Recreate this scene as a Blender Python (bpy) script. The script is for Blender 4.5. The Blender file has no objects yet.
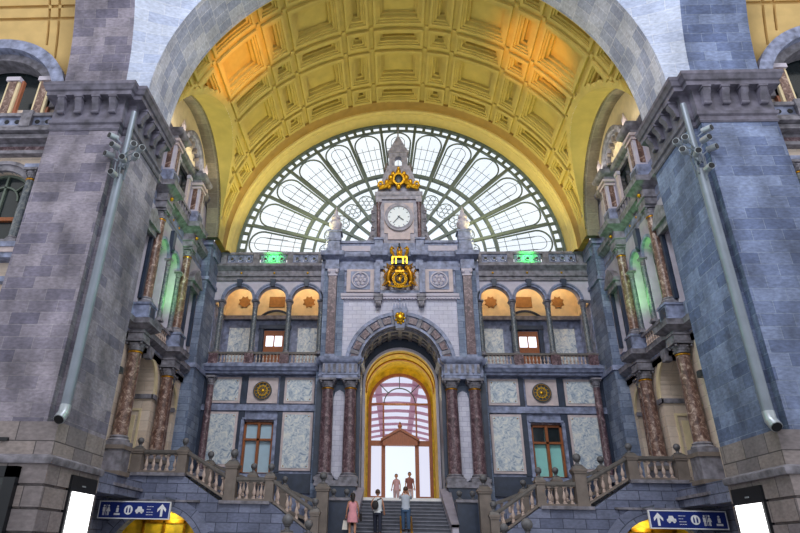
import bpy, bmesh, math, random
from mathutils import Vector, Matrix
random.seed(7)
PI = math.pi
C = bpy.context.scene.collection
sc = bpy.context.scene

# ------------------------------------------------------------------ helpers
def lin(h):
    h = h.lstrip('#')
    o = []
    for i in (0, 2, 4):
        c = int(h[i:i+2], 16)/255
        o.append(c/12.92 if c <= .04045 else ((c+.055)/1.055)**2.4)
    return (*o, 1)

def nodes(name):
    m = bpy.data.materials.new(name); m.use_nodes = True
    nt = m.node_tree; b = nt.nodes['Principled BSDF']
    return m, nt, b

def N(nt, t, **kw):
    n = nt.nodes.new(t)
    for k, v in kw.items(): setattr(n, k, v)
    return n

def noise_mul(nt, col_socket, scale, lo, hi, coord='Object', detail=4, stretch=(1, 1, 1)):
    tc = N(nt, 'ShaderNodeTexCoord'); mp = N(nt, 'ShaderNodeMapping')
    mp.inputs['Scale'].default_value = stretch
    no = N(nt, 'ShaderNodeTexNoise'); no.inputs['Scale'].default_value = scale; no.inputs['Detail'].default_value = detail
    nt.links.new(tc.outputs[coord], mp.inputs[0]); nt.links.new(mp.outputs[0], no.inputs['Vector'])
    r = N(nt, 'ShaderNodeMapRange'); r.inputs[1].default_value = .3; r.inputs[2].default_value = .7
    r.inputs[3].default_value = lo; r.inputs[4].default_value = hi
    nt.links.new(no.outputs[0], r.inputs[0])
    mx = N(nt, 'ShaderNodeMix', data_type='RGBA', blend_type='MULTIPLY'); mx.inputs[0].default_value = 1
    nt.links.new(col_socket, mx.inputs[6]); nt.links.new(r.outputs[0], mx.inputs[7])
    return mx.outputs[2], no

def bump(nt, b, h, s, d=.02):
    bp = N(nt, 'ShaderNodeBump'); bp.inputs['Strength'].default_value = s; bp.inputs['Distance'].default_value = d
    nt.links.new(h, bp.inputs['Height']); nt.links.new(bp.outputs[0], b.inputs['Normal'])

def plain(name, c, rough=.6, metal=0, var=.15, scale=3, stretch=(1, 1, 1)):
    m, nt, b = nodes(name)
    rgb = N(nt, 'ShaderNodeRGB'); rgb.outputs[0].default_value = lin(c)
    s, no = noise_mul(nt, rgb.outputs[0], scale, 1-var, 1+var, stretch=stretch)
    nt.links.new(s, b.inputs['Base Color']); b.inputs['Roughness'].default_value = rough; b.inputs['Metallic'].default_value = metal
    bump(nt, b, no.outputs[0], .15)
    return m

def blocks(name, c1, c2, cm, bw=.9, bh=.38, mortar=.012, var=.2, rough=.75, stain=(.7, 1.2), off=.5):
    m, nt, b = nodes(name)
    uv = N(nt, 'ShaderNodeUVMap')
    br = N(nt, 'ShaderNodeTexBrick'); br.inputs['Scale'].default_value = 1
    br.inputs['Color1'].default_value = lin(c1); br.inputs['Color2'].default_value = lin(c2); br.inputs['Mortar'].default_value = lin(cm)
    br.inputs['Mortar Size'].default_value = mortar; br.inputs['Brick Width'].default_value = bw; br.inputs['Row Height'].default_value = bh
    br.inputs['Mortar Smooth'].default_value = .4; br.offset = off
    nt.links.new(uv.outputs[0], br.inputs['Vector'])
    s, n1 = noise_mul(nt, br.outputs['Color'], .9, *stain, detail=6, stretch=(1, 1, .6))
    s, n2 = noise_mul(nt, s, 6, 1-var, 1+var, detail=5, stretch=(1, 1, 2.2))
    nt.links.new(s, b.inputs['Base Color']); b.inputs['Roughness'].default_value = rough
    inv = N(nt, 'ShaderNodeMath', operation='SUBTRACT'); inv.inputs[0].default_value = 1
    nt.links.new(br.outputs['Fac'], inv.inputs[1]); bump(nt, b, inv.outputs[0], .5, .02)
    return m

def marble(name, c1, c2, c3, scale=3, dist=2.0, rough=.25, p=(.38, .52, .66)):
    m, nt, b = nodes(name)
    tc = N(nt, 'ShaderNodeTexCoord')
    no = N(nt, 'ShaderNodeTexNoise'); no.inputs['Scale'].default_value = scale; no.inputs['Detail'].default_value = 8
    no.inputs['Distortion'].default_value = dist; no.inputs['Roughness'].default_value = .65
    nt.links.new(tc.outputs['Object'], no.inputs['Vector'])
    r = N(nt, 'ShaderNodeValToRGB'); e = r.color_ramp.elements
    e[0].position = p[0]; e[0].color = lin(c1); e[1].position = p[2]; e[1].color = lin(c3)
    k = e.new(p[1]); k.color = lin(c2)
    nt.links.new(no.outputs[0], r.inputs[0]); nt.links.new(r.outputs[0], b.inputs['Base Color'])
    b.inputs['Roughness'].default_value = rough
    return m

def glow(name, c, s):
    m, nt, b = nodes(name)
    b.inputs['Base Color'].default_value = lin(c); b.inputs['Emission Color'].default_value = lin(c); b.inputs['Emission Strength'].default_value = s
    return m

def glassm(name, c, transp=.9):
    m, nt, b = nodes(name); out = nt.nodes['Material Output']
    t = N(nt, 'ShaderNodeBsdfTransparent'); t.inputs[0].default_value = lin(c)
    g = N(nt, 'ShaderNodeBsdfGlossy'); g.inputs['Roughness'].default_value = .25
    mx = N(nt, 'ShaderNodeMixShader'); mx.inputs[0].default_value = 1-transp
    nt.links.new(t.outputs[0], mx.inputs[1]); nt.links.new(g.outputs[0], mx.inputs[2]); nt.links.new(mx.outputs[0], out.inputs[0])
    return m

M = dict(
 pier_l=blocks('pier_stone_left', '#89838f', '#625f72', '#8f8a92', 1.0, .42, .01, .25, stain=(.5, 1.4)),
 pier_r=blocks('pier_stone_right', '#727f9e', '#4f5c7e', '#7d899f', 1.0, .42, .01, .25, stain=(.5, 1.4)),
 arch=blocks('arch_stone', '#b6b8c0', '#9097ac', '#c8c8cc', .5, .85, .014, .2, stain=(.7, 1.3)),
 pend=blocks('pendentive_stone', '#aeb6c8', '#98a3be', '#c0c4ce', 1.2, .5, .012, .18, stain=(.75, 1.15)),
 rust=blocks('rusticated_stone', '#8f8583', '#736d72', '#4a4548', 1.3, .62, .02, .2),
 ashlar=blocks('ashlar_blue_grey', '#7f86a0', '#5f6680', '#40465a', .9, .36, .018, .2),
 corner=blocks('blue_ashlar', '#8592aa', '#5d6c88', '#4e5c78', .8, .36, .012, .2),
 molding=plain('grey_molding_stone', '#7a7882', .6, var=.5, scale=3.5),
 moldingb=plain('blue_molding_stone', '#8088a4', .55, var=.5, scale=3.5),
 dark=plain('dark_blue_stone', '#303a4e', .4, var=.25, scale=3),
 lilac=blocks('lilac_tile', '#cfcfdf', '#c2c2d5', '#a4a4be', .5, .26, .012, .06, stain=(.9, 1.1)),
 lilacp=plain('lilac_stone', '#bcb7c6', .6, var=.1),
 pinkst=plain('pink_stone', '#c4b6b8', .6, var=.15),
 cream=blocks('cream_wall', '#d8c8ba', '#c8b6a6', '#a89a90', .9, .45, .008, .06, stain=(.88, 1.1)),
 creamp=plain('cream_plaster', '#dccba6', .8, var=.08),
 red=marble('red_marble', '#48332f', '#73574e', '#b4a094', 4, 1.3, .3),
 mauve=marble('mauve_marble', '#42323a', '#654e55', '#9a868c', 4, 1.3, .3),
 greyc=marble('dark_column_marble', '#3a4450', '#626a72', '#8a8a84', 5, 1.5, .3),
 panel=marble('veined_blue_marble', '#7c8fa8', '#b9c4cf', '#dfe0dc', 2.4, 2.4, .3, (.36, .47, .6)),
 gold=plain('gilding', '#d9a62a', .35, .85, .3, 9),
 goldd=plain('antique_gilding', '#b07c1c', .4, .8, .35, 9),
 vault=plain('vault_plaster', '#c4ae5c', .75, var=.1, scale=1.5),
 vaultb=plain('vault_fascia', '#a8843a', .7, var=.12, scale=2),
 rim=plain('window_rim_plaster', '#e0c878', .65, var=.06),
 vaults=plain('side_vault_plaster', '#cdae72', .75, var=.1, scale=1.5),
 soff=blocks('soffit_stone', '#8e8672', '#767062', '#9c9684', .9, .6, .012, .15),
 iron=plain('green_iron', '#5f6b62', .5, .2, .12, 4),
 iron_d=plain('dark_iron', '#434b50', .45, .4, .1),
 glass=glassm('fan_glass', '#fafdff', .97),
 tower=plain('tower_stone', '#9c9aa8', .6, var=.35, scale=4),
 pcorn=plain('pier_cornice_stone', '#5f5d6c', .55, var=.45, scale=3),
 clear=glassm('door_glass', '#f6f2f6', 1.0),
 wood=plain('orange_wood', '#8f4f24', .4, var=.2, scale=6, stretch=(4, 4, .6)),
 woodd=plain('brown_door_wood', '#9a5f45', .4, var=.2, scale=5, stretch=(4, 4, .6)),
 shade=plain('pale_blue_blind', '#a9c4d6', .5, var=.05),
 shade_r=plain('pale_teal_blind', '#8fd0cc', .5, var=.05),
 dglass=plain('dark_glass', '#20282c', .15, var=.2),
 stair=plain('dark_stair_stone', '#4d505c', .6, var=.2, scale=4),
 nosing=plain('stair_nosing', '#7a7c8a', .5, var=.15, scale=4),
 parap=plain('parapet_stone', '#746a64', .6, var=.2, scale=3),
 bal=plain('baluster_stone', '#b8a49a', .6, var=.2, scale=8),
 rail=plain('handrail_stone', '#615c59', .5, var=.25, scale=5),
 ballm=plain('ball_stone', '#5c5c60', .5, var=.25, scale=6),
 brass=plain('brass', '#b8862c', .3, .9, .1),
 steel=plain('galvanised_pipe', '#767f8c', .45, .3, .12, 2),
 lamp=plain('spotlight_housing', '#a8b0b8', .4, .5, .1),
 black=plain('black_metal', '#16191f', .4, .3, .1),
 screen=glow('lit_screen', '#ffffff', 2.6),
 signb=plain('sign_blue', '#1c2f7c', .35, var=.03),
 signw=plain('sign_white', '#f0f2f6', .4, var=.02),
 clockw=plain('clock_dial', '#e6eef2', .4, var=.03),
 hollow=plain('dark_interior', '#2a2f2c', .8, var=.2),
 greenw=plain('niche_plaster', '#5c6648', .8, var=.15),
 ocre=plain('ochre_plaster', '#ecd2a4', .7, var=.15, scale=2),
 orn=plain('ornament_plaster', '#9c6a30', .7, var=.2, scale=5),
 yroom=plain('yellow_plaster', '#d6b62c', .6, var=.3, scale=3),
 lampw=glow('warm_lamp', '#ffd890', 6),
 litpane=glow('lit_pane', '#e8f0ff', 1.6),
 pinkrib=plain('pink_iron', '#b88ea0', .6, var=.1),
 ground=plain('floor_stone', '#8a8684', .4, var=.15),
 train=plain('train_hall_floor', '#f0eeee', .5, var=.08),
)

def origin(o):
    v = Vector((0, 0, 0))
    while o is not None:
        v += o.location; o = o.parent
    return v

class MB:
    def __init__(s, sx=1): s.v = []; s.f = []; s.sx = sx
    def add(s, vs, fs):
        n = len(s.v); s.v += [(s.sx*x, y, z) for x, y, z in vs]; s.f += [tuple(n+i for i in f) for f in fs]; return s
    def box(s, x0, x1, y0, y1, z0, z1):
        return s.add([(x0,y0,z0),(x1,y0,z0),(x1,y1,z0),(x0,y1,z0),(x0,y0,z1),(x1,y0,z1),(x1,y1,z1),(x0,y1,z1)],
                     [(0,3,2,1),(4,5,6,7),(0,1,5,4),(1,2,6,5),(2,3,7,6),(3,0,4,7)])
    def cbox(s, x, y, z, w, d, h): return s.box(x-w/2, x+w/2, y-d/2, y+d/2, z, z+h)
    def frustum(s, x, y, z0, z1, a0, a1, b0=None, b1=None):
        b0 = a0 if b0 is None else b0; b1 = a1 if b1 is None else b1
        return s.add([(x-a0,y-b0,z0),(x+a0,y-b0,z0),(x+a0,y+b0,z0),(x-a0,y+b0,z0),(x-a1,y-b1,z1),(x+a1,y-b1,z1),(x+a1,y+b1,z1),(x-a1,y+b1,z1)],
                     [(0,3,2,1),(4,5,6,7),(0,1,5,4),(1,2,6,5),(2,3,7,6),(3,0,4,7)])
    def lathe(s, x, y, z, prof, n=16):
        vs = []; fs = []
        for r, h in prof:
            for i in range(n): a = 2*PI*i/n; vs.append((x+r*math.cos(a), y+r*math.sin(a), z+h))
        for k in range(len(prof)-1):
            for i in range(n): j = (i+1) % n; fs.append((k*n+i, k*n+j, (k+1)*n+j, (k+1)*n+i))
        fs.append(tuple(range(n-1, -1, -1))); fs.append(tuple((len(prof)-1)*n+i for i in range(n)))
        return s.add(vs, fs)
    def ball(s, x, y, z, r, n=14, m=8, sy=1, sz=1):
        vs = [(x, y, z-r*sz)]
        for k in range(1, m):
            t = PI*k/m
            for i in range(n): a = 2*PI*i/n; vs.append((x+r*math.sin(t)*math.cos(a), y+sy*r*math.sin(t)*math.sin(a), z-sz*r*math.cos(t)))
        vs.append((x, y, z+r*sz)); fs = []
        for i in range(n):
            j = (i+1) % n; fs.append((0, 1+j, 1+i)); b = 1+(m-2)*n; fs.append((len(vs)-1, b+i, b+j))
            for k in range(m-2): fs.append((1+k*n+i, 1+k*n+j, 1+(k+1)*n+j, 1+(k+1)*n+i))
        return s.add(vs, fs)
    def tube(s, pts, r, n=8, closed=False):
        pts = [Vector(p) for p in pts]; vs = []; fs = []; L = len(pts)
        rr = r if isinstance(r, (list, tuple)) else [r]*L
        up0 = None
        for k, p in enumerate(pts):
            a = pts[(k-1) % L] if (k or closed) else p; b = pts[(k+1) % L] if (k < L-1 or closed) else p
            d = (b-a).normalized()
            up = up0 if up0 is not None else (Vector((0, 0, 1)) if abs(d.z) < .9 else Vector((0, 1, 0)))
            u = d.cross(up).normalized(); w = u.cross(d).normalized(); up0 = w
            for i in range(n):
                t = 2*PI*i/n; q = p+u*math.cos(t)*rr[k]+w*math.sin(t)*rr[k]; vs.append(tuple(q))
        for k in range(L if closed else L-1):
            k2 = (k+1) % L
            for i in range(n): j = (i+1) % n; fs.append((k*n+i, k*n+j, k2*n+j, k2*n+i))
        if not closed:
            fs.append(tuple(range(n-1, -1, -1))); fs.append(tuple((L-1)*n+i for i in range(n)))
        return s.add(vs, fs)
    def bar(s, p, q, w, d):           # rectangular bar in a plane facing y: width w, depth d (along y)
        p = Vector(p); q = Vector(q); t = (q-p).normalized(); nrm = Vector((0, 1, 0)); u = t.cross(nrm).normalized()*w/2; v = nrm*d/2
        vs = [tuple(c+a*u+b*v) for c in (p, q) for a, b in ((-1,-1),(1,-1),(1,1),(-1,1))]
        return s.add(vs, [(0,1,2,3),(7,6,5,4),(0,4,5,1),(1,5,6,2),(2,6,7,3),(3,7,4,0)])
    def beam(s, p, q, w, h):          # sloping rail: horizontal width w, vertical height h
        p = Vector(p); q = Vector(q); t = (q-p); u = Vector((-t.y, t.x, 0)).normalized()*w/2; v = Vector((0, 0, h/2))
        vs = [tuple(c+a*u+b*v) for c in (p, q) for a, b in ((-1,-1),(1,-1),(1,1),(-1,1))]
        return s.add(vs, [(0,1,2,3),(7,6,5,4),(0,4,5,1),(1,5,6,2),(2,6,7,3),(3,7,4,0)])
    def prism(s, poly, y0, y1, axis='y'):
        n = len(poly)
        if axis == 'y': vs = [(a, y0, b) for a, b in poly]+[(a, y1, b) for a, b in poly]
        elif axis == 'x': vs = [(y0, a, b) for a, b in poly]+[(y1, a, b) for a, b in poly]
        else: vs = [(a, b, y0) for a, b in poly]+[(a, b, y1) for a, b in poly]
        return s.add(vs, [tuple(range(n)), tuple(range(2*n-1, n-1, -1))]+[(i, (i+1) % n, n+(i+1) % n, n+i) for i in range(n)])
    def ring(s, cx, cz, r0, r1, y0, y1, a0=0, a1=PI, n=24, axis='y'):
        vs = []; fs = []
        for i in range(n+1):
            a = a0+(a1-a0)*i/n; c, q = math.cos(a), math.sin(a)
            for r, y in ((r0, y0), (r1, y0), (r1, y1), (r0, y1)):
                p = cx+r*c, cz+r*q
                vs.append((p[0], y, p[1]) if axis == 'y' else (y, p[0], p[1]))
        for i in range(n):
            b = 4*i
            for k in range(4): fs.append((b+k, b+(k+1) % 4, b+4+(k+1) % 4, b+4+k))
        full = abs(a1-a0-2*PI) < 1e-4
        if not full: fs += [(0, 1, 2, 3), (4*n+3, 4*n+2, 4*n+1, 4*n)]
        return s.add(vs, fs)
    def archwall(s, a0, a1, zt, cx, cz, r, y0, y1, n=20, axis='y', zb=None):
        # wall strip between x a0..a1, from the springing cz up to zt, with a round arch cut; zb: continue jambs down to zb
        P = []
        for i in range(n+1): a = PI-PI*i/n; P.append((cx+r*math.cos(a), cz+r*math.sin(a)))
        def T(a, y, z): return (a, y, z) if axis == 'y' else (y, a, z)
        def blk(q0, q1, q2, q3):
            s.add([T(a, y, z) for y in (y0, y1) for a, z in (q0, q1, q2, q3)], [(0,1,2,3),(7,6,5,4),(0,4,5,1),(1,5,6,2),(2,6,7,3),(3,7,4,0)])
        for i in range(n): blk(P[i], P[i+1], (P[i+1][0], zt), (P[i][0], zt))
        b = cz if zb is None else zb
        if cx-r > a0+1e-4: blk((a0, b), (cx-r, b), (cx-r, zt), (a0, zt))
        if cx+r < a1-1e-4: blk((cx+r, b), (a1, b), (a1, zt), (cx+r, zt))
        return s
    def sweep(s, path, prof, closed=False):
        # path: plan points; prof: closed polygon of (offset to the LEFT of travel, z)
        n = len(path); m = len(prof); vs = []; fs = []
        for k in range(n):
            p = Vector(path[k])
            d1 = (p-Vector(path[k-1])).normalized() if (k or closed) else None
            d2 = (Vector(path[(k+1) % n])-p).normalized() if (k < n-1 or closed) else None
            if d1 is None: d1 = d2
            if d2 is None: d2 = d1
            n1 = Vector((-d1.y, d1.x)); n2 = Vector((-d2.y, d2.x)); mm = (n1+n2)
            mm = mm/(mm.length_squared/2) if mm.length > 1e-6 else n1
            for o, z in prof: vs.append((p.x+mm.x*o, p.y+mm.y*o, z))
        for k in range(n if closed else n-1):
            k2 = (k+1) % n
            for i in range(m): j = (i+1) % m; fs.append((k*m+i, k*m+j, k2*m+j, k2*m+i))
        if not closed: fs += [tuple(range(m)), tuple((n-1)*m+i for i in range(m-1, -1, -1))]
        return s.add(vs, fs)
    def build(s, name, mat, parent=None, smooth=True, uvf=None, at=None, local=False):
        me = bpy.data.meshes.new(name); o = bpy.data.objects.new(name, me); C.objects.link(o)
        if parent is not None: o.parent = parent
        base = Vector(at) if at is not None else Vector((0, 0, 0))
        og = Vector((0, 0, 0)) if local else (origin(parent) if parent else Vector((0, 0, 0)))
        if at is not None: o.location = base-og
        sh = (Vector((0, 0, 0)) if local else og)+(o.location if at is not None else Vector((0, 0, 0)))
        me.from_pydata([(x-sh.x, y-sh.y, z-sh.z) for x, y, z in s.v], [], s.f)
        bm = bmesh.new(); bm.from_mesh(me)
        bmesh.ops.recalc_face_normals(bm, faces=bm.faces)
        uvl = bm.loops.layers.uv.new('UVMap')
        for f in bm.faces:
            nn = f.normal; ax = max(range(3), key=lambda i: abs(nn[i]))
            for l in f.loops:
                c = l.vert.co+sh
                if uvf: l[uvl].uv = uvf(c, nn)
                else: l[uvl].uv = (c.x, c.z) if ax == 1 else ((c.y, c.z) if ax == 0 else (c.x, c.y))
        bm.to_mesh(me); bm.free()
        me.materials.append(mat)
        if smooth:
            me.polygons.foreach_set('use_smooth', [True]*len(me.polygons)); me.set_sharp_from_angle(angle=math.radians(38))
        return o

def thing(name, label, cat, loc, group=None):
    o = bpy.data.objects.new(name, None); C.objects.link(o); o.empty_display_size = .2
    o.location = loc; o['label'] = label; o['category'] = cat
    if group: o['group'] = group
    return o
def tag(o, label, cat, group=None):
    o['label'] = label; o['category'] = cat
    if group: o['group'] = group
    return o
def struct(o): o['kind'] = 'structure'; return o
def copy_tree(o, parent=None, loc=None, label=None, rotz=None):
    c = o.copy(); C.objects.link(c)
    if parent is not None: c.parent = parent
    if loc is not None: c.location = loc
    if rotz is not None: c.rotation_euler.z = rotz
    if label: c['label'] = label
    for ch in list(o.children): copy_tree(ch, c)
    return c

SIDE = {-1: 'left', 1: 'right'}
Z0 = 17.8

# ------------------------------------------------------------------ camera
cam = bpy.data.cameras.new('camera'); co = bpy.data.objects.new('camera', cam); C.objects.link(co)
F = 619.043; yaw, pitch, roll = [math.radians(a) for a in (-3.198058699, 27.303400023, 1.1869105815)]
fw = Vector((math.sin(yaw)*math.cos(pitch), math.cos(yaw)*math.cos(pitch), math.sin(pitch)))
r0 = Vector((math.cos(yaw), -math.sin(yaw), 0)); u0 = r0.cross(fw)
r1 = r0*math.cos(roll)+u0*math.sin(roll); u1 = -r0*math.sin(roll)+u0*math.cos(roll)
mt = Matrix((r1, u1, -fw)).transposed().to_4x4(); mt.translation = (-.4093, 0, 1.6)
co.matrix_world = mt
cam.sensor_width = 36; cam.lens = F*36/800; cam.shift_x = 38.283/800; cam.shift_y = -35.331/800
cam.clip_end = 600; sc.camera = co

# ------------------------------------------------------------------ protos: columns and balusters
def leafy(mb, x, y, z, r, h, n=8):
    # capital bell with two rings of curled leaves
    mb.lathe(x, y, z, [(r*.95, 0), (r*.98, h*.3), (r*1.1, h*.6), (r*1.35, h*.85)], 16)
    for ring_, (z0_, rr, hh) in enumerate(((0, r*1.02, h*.45), (h*.35, r*1.1, h*.45))):
        for i in range(n):
            a = 2*PI*(i+.5*ring_)/n; c, q = math.cos(a), math.sin(a); w = r*.3
            px, py = x+rr*c, y+rr*q; tx, ty = -q*w, c*w
            ox, oy = x+(rr+r*.28)*c, y+(rr+r*.28)*q
            mb.add([(px-tx, py-ty, z+z0_), (px+tx, py+ty, z+z0_), (px+tx+c*r*.1, py+ty+q*r*.1, z+z0_+hh*.8), (px-tx+c*r*.1, py-ty+q*r*.1, z+z0_+hh*.8),
                    (ox, oy, z+z0_+hh), (ox+c*r*.05, oy+q*r*.05, z+z0_+hh*.75)], [(0,1,2,3), (3,2,4), (2,5,4), (3,4,5)])
    for sx in (-1, 1):
        for sy in (-1, 1): mb.ball(x+sx*r*1.15, y+sy*r*1.15, z+h*.82, r*.24, 8, 5)
COLS = {}
def column(x, y, z0, z1, r, shaft, label, base_h=.35, cap_h=.5, group=None, goldneck=True, stone='molding', capm=None, name='column'):
    key = (round(z1-z0, 3), r, shaft, base_h, cap_h, goldneck, stone, capm, name)
    if key in COLS:
        o = copy_tree(COLS[key], None, (x, y, z0), label)
        if group: o['group'] = group
        elif 'group' in o: del o['group']
        return o
    t = thing(name, label, 'column', (x, y, z0), group); COLS[key] = t
    h = z1-z0
    b = MB(); b.cbox(0, 0, 0, r*2.9, r*2.9, base_h*.4); b.lathe(0, 0, base_h*.4, [(r*1.4, 0), (r*1.45, base_h*.12), (r*1.35, base_h*.25), (r*1.15, base_h*.32), (r*1.25, base_h*.45), (r*1.05, base_h*.6)], 20)
    b.build('base', M[stone], t, local=True)
    sh = h-base_h-cap_h
    MB().lathe(0, 0, base_h, [(r*1.03, 0), (r, .05), (r, sh*.35), (r*.93, sh*.75), (r*.88, sh)], 20).build('shaft', M[shaft], t, local=True)
    nk = r*.9
    MB().lathe(0, 0, h-cap_h-.06, [(nk, 0), (nk*1.1, .02), (nk*1.1, .06), (nk, .08)], 20).build('neck_ring', M['goldd' if goldneck else stone], t, local=True)
    c = MB(); leafy(c, 0, 0, h-cap_h+.05, r*.9, cap_h*.78-.05); c.cbox(0, 0, h-cap_h*.22, r*2.7, r*2.7, cap_h*.22)
    c.build('capital', M[capm or stone], t, local=True)
    return t

def baluster_mesh(h):
    m = MB(); w = h*.19
    m.cbox(0, 0, 0, w*1.1, w*1.1, h*.1)
    m.lathe(0, 0, h*.1, [(w*.45, 0), (w*.5, h*.04), (w*.3, h*.1), (w*.38, h*.16), (w*.62, h*.28), (w*.55, h*.38), (w*.3, h*.52), (w*.24, h*.66), (w*.36, h*.7), (w*.26, h*.74), (w*.45, h*.8)], 10)
    m.cbox(0, 0, h*.9, w*1.05, w*1.05, h*.1)
    o = m.build('baluster', M['bal'], local=True); me = o.data; bpy.data.objects.remove(o); return me
BALM = {}
def baluster(parent, x, y, z, h):
    h = round(h, 2)
    if h not in BALM: BALM[h] = baluster_mesh(h)
    o = bpy.data.objects.new('baluster', BALM[h]); C.objects.link(o); o.parent = parent; o.location = Vector((x, y, z))-origin(parent); return o

def ball_finial(parent, x, y, z, r, mat='ballm'):
    m = MB(); m.lathe(x, y, z, [(r*1.1, 0), (r*1.15, r*.25), (r*.5, r*.45), (r*.4, r*.9), (r*.7, r*1.05), (r*.4, r*1.25)], 14); m.ball(x, y, z+r*2.0, r, 16, 10)
    return m.build('ball_finial', M[mat], parent)
def pier_part(parent, x, y, z0, z1, w, ball=0, mat='parap', name='pier'):
    m = MB(); m.cbox(x, y, z0, w, w, z1-z0-.12); m.cbox(x, y, z1-.16, w*1.18, w*1.18, .08); m.cbox(x, y, z1-.08, w*1.3, w*1.3, .08); m.cbox(x, y, z0, w*1.12, w*1.12, .14)
    p = m.build(name, M[mat], parent)
    if ball:
        MB().frustum(x, y, z1, z1+ball*.9, w*.6, ball*1.0).build('pier_cap', M['rail'], p)
        ball_finial(p, x, y, z1+ball*.8, ball)
    return p

# ------------------------------------------------------------------ floor, stairs
struct(MB().box(-24, 24, -3, 31, -.3, 0).build('floor', M['ground']))
YT = 33.4; ZT = 3.97; RZ = .16; RUN = .33
def stair_z(y): return ZT-RZ*math.ceil(max(0, (YT-y))/RUN-1e-6)
m = MB(); mn = MB(); k = 0; z = ZT; y = YT
while z > .01:
    y1 = y; z1 = z-RZ
    w = 2.12 if y > 30.0 else 3.3
    m.box(-w, w, y1-RUN, y1+.02, max(z1-RZ*1.2, 0)-(0.0 if z1 > .3 else 0), z1); mn.box(-w, w, y1-RUN-.03, y1-RUN+.05, z1-.035, z1+.004)
    y -= RUN; z = z1
st = struct(m.build('staircase', M['stair'])); mn.build('step_nosing', M['nosing'], st)
struct(MB().box(-2.3, 2.3, YT, 40.7, 3.7, ZT).box(-2.3, 2.3, YT, YT+.25, 3.0, 3.7).build('portal_floor', M['train']))

# ------------------------------------------------------------------ central portal block
def tri(m, x0, x1, y, z0, z1): pass
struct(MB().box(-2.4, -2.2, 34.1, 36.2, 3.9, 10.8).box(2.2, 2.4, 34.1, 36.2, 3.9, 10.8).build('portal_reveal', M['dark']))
for s in (-1, 1):
    n = SIDE[s]
    m = MB(s); m.box(2.3, 4.7, 34.15, 35.2, 3.0, 11.05)
    struct(m.build('wall_portal_'+n, M['corner']))
    m = MB(s); m.box(2.2, 2.42, 34.0, 34.2, 4.3, 9.85); m.box(4.3, 4.6, 33.95, 34.2, 4.8, 9.85); struct(m.build('portal_pilaster_'+n, M['dark']))
    m = MB(s)
    m.prism([(3.02, 5.15), (3.12, 4.95), (3.34, 4.82), (3.56, 4.95), (3.66, 5.15), (3.66, 9.0), (3.56, 9.3), (3.34, 9.42), (3.12, 9.3), (3.02, 9.0)], 34.05, 34.15)
    tag(m.build('tile_panel', M['lilac']), f'tall pale lilac tiled panel between the two columns {"left" if s<0 else "right"} of the main doorway', 'panel')
    # pedestal below the pair
    t = thing('column_pedestal', f'blue-grey stone pedestal block under the pair of columns {n} of the main doorway', 'pedestal', (s*3.3, 33.6, 3))
    m = MB(s); m.box(2.3, 4.35, 33.2, 34.15, 1.8, 4.45); m.build('body', M['dark'], t)
    m = MB(s); m.box(2.22, 4.43, 33.12, 34.15, 4.45, 4.58); m.box(2.26, 4.39, 33.16, 34.15, 4.58, 4.72); m.build('cap_slab', M['molding'], t)
    for xx, lw in ((2.72, 'inner'), (3.96, 'outer')):
        column(s*xx, 33.72, 4.72, 9.9, .34, 'mauve', f'tall mauve marble column with gilt neck, {lw} one of the pair {n} of the doorway', .4, .5)
    # blue-white frieze entablature
    path = [(4.5, 34.9), (4.5, 33.75), (4.25, 33.75), (4.25, 33.38), (2.35, 33.38), (2.35, 33.75), (2.25, 33.75), (2.25, 36.2)]
    m = MB(s); m.sweep(path, [(-.3, 9.9), (0, 9.9), (0, 10.1), (.04, 10.1), (.04, 10.18), (0, 10.18), (0, 10.72), (.14, 10.8), (.22, 10.95), (.22, 11.07), (-.3, 11.07)])
    struct(m.build('portal_entablature_'+n, M['moldingb']))
    m = MB(s)
    for i in range(7):
        xx = 2.45+i*.29; m.box(xx-.07, xx+.07, 33.33, 33.4, 10.22, 10.68)
    struct(m.build('frieze_blocks_'+n, M['molding']))
    # mauve pilasters of the upper level
    t = thing('pilaster', f'mauve marble pilaster on the upper level {n} of the great arch', 'pilaster', (s*3.96, 34, 11.07))
    MB(s).box(3.72, 4.2, 33.78, 34.15, 11.35, 16.1).build('shaft', M['mauve'], t)
    MB(s).box(3.67, 4.25, 33.74, 34.15, 11.07, 11.35).build('base', M['moldingb'], t)
    mm = MB(s); mm.box(3.68, 4.24, 33.74, 34.15, 16.1, 16.2); mm.box(3.64, 4.28, 33.7, 34.15, 16.42, 16.52); mm.frustum(3.96, 33.95, 16.2, 16.42, .26, .34, .2, .26)
    for xx in (3.74, 4.18): mm.ball(xx, 33.72, 16.33, .1, 10, 6)
    mm.build('capital', M['lilacp'], t)
    m = MB(s); m.box(3.3, 3.7, 33.95, 34.2, 11.07, 16.52); m.box(4.22, 4.5, 33.95, 35.2, 11.07, 16.52); struct(m.build('blue_pilaster_'+n, M['corner']))
    # rosette panels
    t = thing('rosette_panel', f'square pink framed panel with carved grey rosette, {n} of the royal crest', 'panel', (s*2.4, 34, 15.2))
    m = MB(s); m.box(1.5, 3.14, 33.98, 34.1, 15.15, 16.6); m.build('frame', M['pinkst'], t)
    MB(s).box(1.74, 2.9, 33.94, 34.0, 15.3, 16.45).build('field', M['moldingb'], t)
    m = MB(s); m.ring(2.32, 15.88, .44, .52, 33.86, 33.95, 0, 2*PI, 24)
    for i in range(6):
        a = PI/3*i; m.ball(2.32+.25*math.cos(a), 33.93, 15.88+.25*math.sin(a), .12, 10, 6, sy=.5)
        m.ring(2.32+.27*math.cos(a+.5), 15.88+.27*math.sin(a+.5), .1, .14, 33.88, 33.94, a, a+4, 10)
    m.ball(2.32, 33.93, 15.88, .12, 10, 6, sy=.6)
    m.build('rosette', M['lilacp'], t)
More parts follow.
